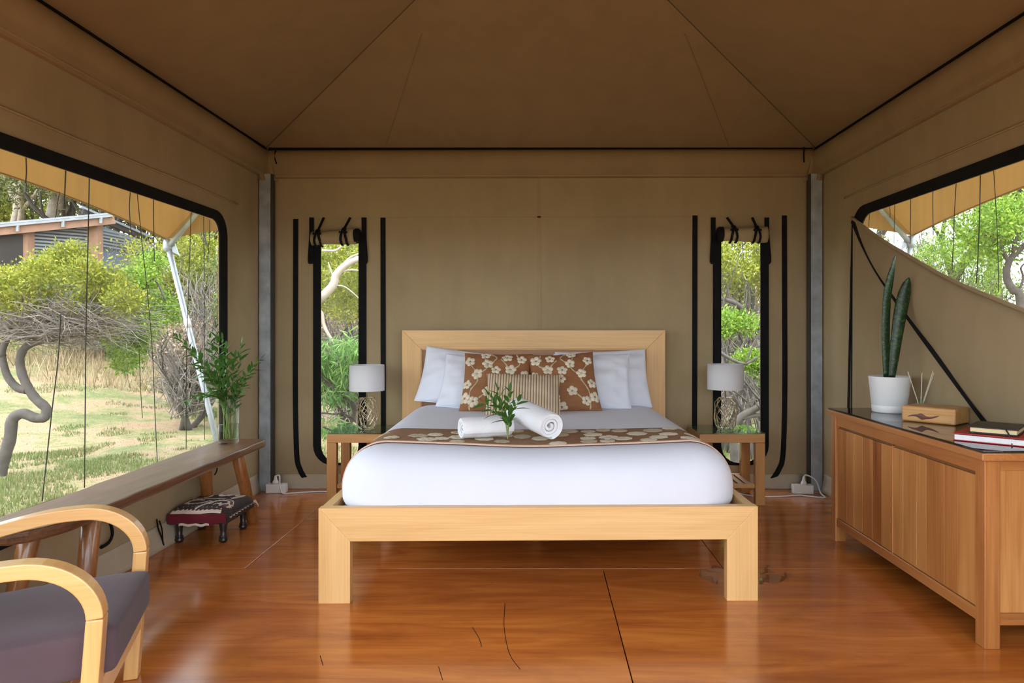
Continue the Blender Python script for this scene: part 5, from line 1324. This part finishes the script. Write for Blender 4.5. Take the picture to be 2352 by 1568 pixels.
# seen through the narrow bench-side window
t3 = thing('pale_branch_tree', (P(640, 751, 8.5).x, 8.5, hgt(P(640, 751, 8.5).x, 8.5)), 'tree with bare white branch outside the narrow window by the bench-side lamp')
q = lambda a, b, d=8.5: P(a, b, d)
pt = smooth_path(rel(t3, [t3.location + Vector((0, 0, -.1)), q(655, 900), q(680, 780), q(715, 705), q(738, 683), q(765, 655), q(772, 632), q(790, 612), q(815, 598), q(850, 588)]), 5)
MB().tube(pt, [.065 - .03 * i / len(pt) for i in range(len(pt))], 10).build('trunk', m_barkpale, t3, True)
for pp_, r in (([q(768, 645), q(760, 620), q(754, 602)], .012), ([q(775, 628), q(800, 595), q(830, 580)], .02), ([q(772, 630), q(800, 620), q(835, 622)], .014), ([q(770, 655), q(795, 660), q(830, 690)], .01), ([q(700, 720), q(735, 715), q(745, 750), q(765, 785)], .03), ([q(740, 575), q(770, 575), q(788, 562)], .018), ([q(765, 780), q(790, 785), q(812, 795)], .01)):
    pt = smooth_path(rel(t3, pp_), 5); MB().tube(pt, [r * (1 - .5 * i / len(pt)) for i in range(len(pt))], 7).build('branch', m_barkpale, t3, True)
foliage('foliage', [(q(a, b, 9.2 + .4 * math.sin(i)) - t3.location, .24, 700) for i, (a, b) in enumerate(((745, 570), (770, 590), (800, 565), (755, 620), (740, 650), (800, 640), (790, 670), (760, 690), (815, 690), (820, 620), (795, 710), (850, 600), (860, 660), (710, 600), (705, 660)))], .05, m_lyg, t3, 51, .4)
bush('brush_thicket', 785, (560, 700), 12, 260, m_lo, 'olive thicket behind the white branch outside the bench-side narrow window', 52, .06, .4, 16, 500, 500, m_barkdark)
bush('dead_brush', 790, (700, 800), 10.5, 220, m_dead, 'brown dead brush behind the willow-leaved shrub', 53, .06, .3, 7, 130, 520, m_barkdark)
t4 = thing('willow_shrub', (P(800, 751, 6.8).x, 6.8, hgt(P(800, 751, 6.8).x, 6.8)), 'narrow-leaved green shrub with some yellow leaves behind the bench-side lamp', 'shrub')
q4 = lambda a, b: P(a, b, 6.8)
foliage('foliage', [(q4(a, b) - t4.location + Vector((0, .12 * math.sin(i * 2), 0)), .14, 170) for i, (a, b) in enumerate(((750, 800), (785, 800), (820, 790), (745, 830), (775, 830), (810, 820), (850, 810), (760, 860), (795, 860), (830, 860), (745, 870), (800, 900), (770, 900), (752, 985), (860, 850), (715, 830), (720, 870)))], .10, m_lw, t4, 54, .13, .3, .45)
for pp_, r in (([t4.location + Vector((.25, 0, 0)), q4(825, 960), q4(790, 915), q4(745, 870), q4(715, 840)], .045), ([q4(830, 975), q4(790, 950), q4(770, 925), q4(740, 890)], .014), ([q4(738, 948), q4(780, 950), q4(820, 935)], .01), ([q4(800, 900), q4(800, 860), q4(790, 810)], .012), ([q4(742, 980), q4(765, 990), q4(790, 1000)], .01)):
    pt = smooth_path(rel(t4, pp_), 5); MB().tube(pt, [r * (1 - .4 * i / len(pt)) for i in range(len(pt))], 7).build('branch', m_bark, t4, True)
# seen through the narrow sideboard-side window
bush('golden_wattle', 1700, (545, 680), 10.5, 260, m_lyg, 'golden green tree filling the top of the narrow sideboard-side window', 61, .06, .4, 20, 750, 260, m_bark, 'tree', None, .7)
bush('brush_thicket', 1690, (660, 760), 12.5, 320, m_dead, 'brown brush beyond the golden tree', 62, .06, .35, 8, 140, 600, m_barkdark)
bush('hedge_bush', 1700, (600, 745), 20, 380, m_lo, 'olive hedge far behind the narrow sideboard-side window', 161, .12, .8, 18, 700, 200, m_barkdark)
bush('hedge_bush', 780, (600, 745), 20, 380, m_lo, 'olive hedge far behind the narrow bench-side window', 162, .12, .8, 18, 700, 200, m_barkdark)
bush('bright_shrub', 1675, (715, 765), 9, 100, m_lg, 'bright green shrub level with the sideboard-side lamp shade', 63, .05, .16, 9, 420, 60)
bush('bright_shrub', 1745, (810, 880), 8.4, 90, m_lg, 'green shrub beside the sideboard-side lamp shade', 64, .045, .14, 9, 420, 60)
t5 = thing('fallen_tree', (P(1690, 985, 8).x, 8.0, hgt(P(1690, 985, 8).x, 8)), 'low forked grey tree behind the sideboard-side lamp')
q5 = lambda a, b: P(a, b, 8)
for pp_, r in (([t5.location + Vector((0, 0, -.1)), q5(1685, 985), q5(1705, 955), q5(1735, 938), q5(1775, 915)], .055), ([q5(1705, 960), q5(1730, 955), q5(1770, 950)], .03), ([q5(1640, 800), q5(1680, 825), q5(1712, 835), q5(1740, 820)], .022), ([q5(1720, 945), q5(1715, 905), q5(1695, 880), q5(1650, 850)], .012), ([q5(1725, 940), q5(1735, 900), q5(1720, 870), q5(1700, 850)], .010), ([q5(1700, 935), q5(1680, 900), q5(1640, 890)], .01), ([q5(1712, 835), q5(1735, 780), q5(1760, 740)], .012)):
    pt = smooth_path(rel(t5, pp_), 5); MB().tube(pt, [r * (1 - .45 * i / len(pt)) for i in range(len(pt))], 7).build('branch', m_bark, t5, True)
t6 = MB()
pt = smooth_path([(0, 0, 0), P(1770, 740, 9.6) - P(1770, 985, 9.6), P(1735, 700, 9.6) - P(1770, 985, 9.6), P(1695, 655, 9.6) - P(1770, 985, 9.6), P(1650, 640, 9.6) - P(1770, 985, 9.6)], 6)
o = t6.tube(pt, [.06 - .04 * i / len(pt) for i in range(len(pt))], 8).build('leaning_trunk', m_barkdark, None, True); o.location = P(1770, 985, 9.6); o.location.z = hgt(o.location.x, 9.6) - .05
tag(o, 'dark leaning bare trunk crossing the narrow sideboard-side window', 'tree')
for i, (px, d, mt, lb) in enumerate(((700, 22, m_lo, 'olive tree far behind the bench-side narrow window'), (830, 24, m_lyg, 'yellow-green tree far behind the bench-side lamp'), (1640, 22, m_lo, 'olive tree far behind the sideboard-side lamp'), (1780, 24, m_lyg, 'yellow-green tree far behind the sideboard-side narrow window'))):
    tall(px, d, 8, mt, lb, 70 + i, m_bark)
# seen through the wide sideboard window
t7 = thing('dark_trunk_tree', (P(2345, 715, 11).x, 11, hgt(P(2345, 715, 11).x, 11)), 'crooked dark trunked tree at the edge of the wide sideboard window')
q7 = lambda a, b: P(a, b, 11)
for pp_, r in (([t7.location, q7(2345, 700), q7(2325, 665), q7(2312, 635), q7(2318, 600), q7(2345, 570), q7(2380, 540)], .07), ([q7(2318, 602), q7(2300, 570), q7(2295, 540), q7(2300, 500)], .035), ([q7(2330, 590), q7(2330, 560), q7(2345, 530)], .04), ([q7(2335, 685), q7(2350, 640), q7(2345, 615), q7(2360, 600)], .02), ([q7(2300, 570), q7(2280, 545), q7(2260, 540)], .02)):
    pt = smooth_path(rel(t7, pp_), 5); MB().tube(pt, [r * (1 - .45 * i / len(pt)) for i in range(len(pt))], 8).build('trunk', m_barkdark, t7, True)
foliage('foliage', [(q7(a, b) - t7.location + Vector((0, .4 * math.sin(i * 2.1), 0)), .42, 600) for i, (a, b) in enumerate(((2300, 490), (2330, 520), (2270, 520), (2250, 560), (2350, 560), (2390, 520), (2360, 480), (2290, 560), (2400, 580), (2230, 520), (2320, 470), (2420, 470)))], .07, m_lg, t7, 81, .45, .2)
bush('hanging_leaf_tree', 2190, (545, 660), 13, 190, m_lg, 'light green tree behind the awning pole at the wide sideboard window', 82, .09, .42, 12, 420, 160, m_bark, 'tree', droop=.35, aspect=.2)
bush('scrub_bush', 2260, (640, 690), 15, 320, m_lo, 'olive scrub on the slope beyond the wide sideboard window', 83, .07, .4, 12, 450, 220)
bush('scrub_bush', 2060, (570, 640), 17, 260, m_lo, 'pale scrub below the white patch of sky by the sideboard window', 84, .08, .45, 12, 300, 160)
tall(2290, 24, 9, m_lyg, 'yellow-green tree behind the crooked dark trunk', 85, m_bark)
tall(2420, 22, 9, m_lo, 'olive tree off the edge of the wide sideboard window', 86, m_bark)
tall(2190, 30, 6.5, m_lo, 'distant olive tree beside the white patch of sky', 87, m_bark)
tall(1960, 23, 8, m_lyg, 'yellow-green tree at the inner corner of the wide sideboard window', 88, m_bark)

# ------------------------------------------------------------------ outside: canvas fly and its struts
XE0, XE1, YE = -3.0, 3.0, 5.74
m = MB()
def eave(side, y):
    t = max(0, min(1, (YE - y) / 2.2)); return 1.925 + .16 * (1 - (1 - t) ** 2) + (.03 if side > 0 else 0)
YFr = .35
def side_fn(side):
    X0 = (XL - .06) if side < 0 else (XR + .06); X1 = XE0 if side < 0 else XE1
    def fn(u, v):
        y0 = YFr + (5.50 - YFr) * u; y1 = YFr + (YE - YFr) * u; y = y0 + (y1 - y0) * v
        return (X0 + (X1 - X0) * v, y, 2.66 + (eave(side, y1) - 2.66) * v - .03 * math.sin(PI * v) * math.sin(PI * u))
    return fn
m.grid(side_fn(-1), 30, 8); m.grid(side_fn(1), 30, 8)
def back_fn(u, v):
    x0 = (XL - .06) + (XR - XL + .12) * u; x1 = XE0 + (XE1 - XE0) * u; zc = 1.925 + .03 * u + .16 * (1 - (abs(2 * u - 1)) ** 4)
    return (x0 + (x1 - x0) * v, 5.50 + (YE - 5.50) * v, 2.66 + (zc - 2.66) * v)
m.grid(back_fn, 40, 5)
zpf = 2.66 + SL * (XR - XM) + .08
b = len(m.v); m.v += [Vector(q_) for q_ in ((XL - .06, 5.5, 2.66), (XR + .06, 5.5, 2.66), (XR + .06, YFr, 2.66), (XL - .06, YFr, 2.66), (XM, yp, zpf), (XM, YFr, zpf))]
m.f += [(b, b + 1, b + 4), (b, b + 4, b + 5, b + 3), (b + 1, b + 2, b + 5, b + 4)]
fly = m.build('canvas_fly', m_fly, None, False, merge=True, solid=.003); tag(fly, 'glowing tan canvas fly overhanging the tent outside both wide windows', 'awning')
for side, nm in ((-1, 'bench'), (1, 'sideboard')):
    XE = XE0 if side < 0 else XE1
    pts = [Vector((XE, YFr + (YE - YFr) * i / 30, eave(side, YFr + (YE - YFr) * i / 30))) for i in range(31)]
    MB().tube(pts, .007, 6).build('eave_hem', m_fly, fly, True)
    st_ = empty('awning_strut', (XE, YE, 0)); tag(st_, f'galvanised steel pole holding the fly corner outside the wide {nm} window', 'pole', 'fly corner poles')
    zt = eave(side, YE) - .05
    top = Vector((-side * .03, -.03, zt)); bx_ = 2.32 if side < 0 else 2.55
    bot = Vector((side * bx_ - XE, -.22, hgt(side * bx_, 5.5)))
    MB().tube([bot, top], .021, 12).build('lower_pole', m_galv, st_, True)
    mid = bot.lerp(top, .72); dirv = (top - bot).normalized()
    MB().tube([mid - dirv * .035, mid + dirv * .035], .024, 12).build('collar', m_plastic, st_, True)
    hip0 = Vector((side * 2.35 - XE, 5.5 - YE - .04, 2.42)); MB().tube([top + Vector((0, 0, -.02)), hip0], .021, 12).build('hip_pole', m_galv, st_, True)
    MB().lathe([(0, -.05), (.03, -.05), (.036, -.02), (.036, .02), (.028, .045), (0, .05)], 12, tuple(top)).build('knuckle', m_galv, st_, True)
    MB().hexa([top + Vector(v_) for v_ in ((-.02, -.006, -.03), (.09 * -side, -.006, -.08), (.09 * -side, .006, -.08), (-.02, .006, -.03), (-.02, -.006, .02), (.05 * -side, -.006, .03), (.05 * -side, .006, .03), (-.02, .006, .02))]).build('bracket', m_galv, st_)
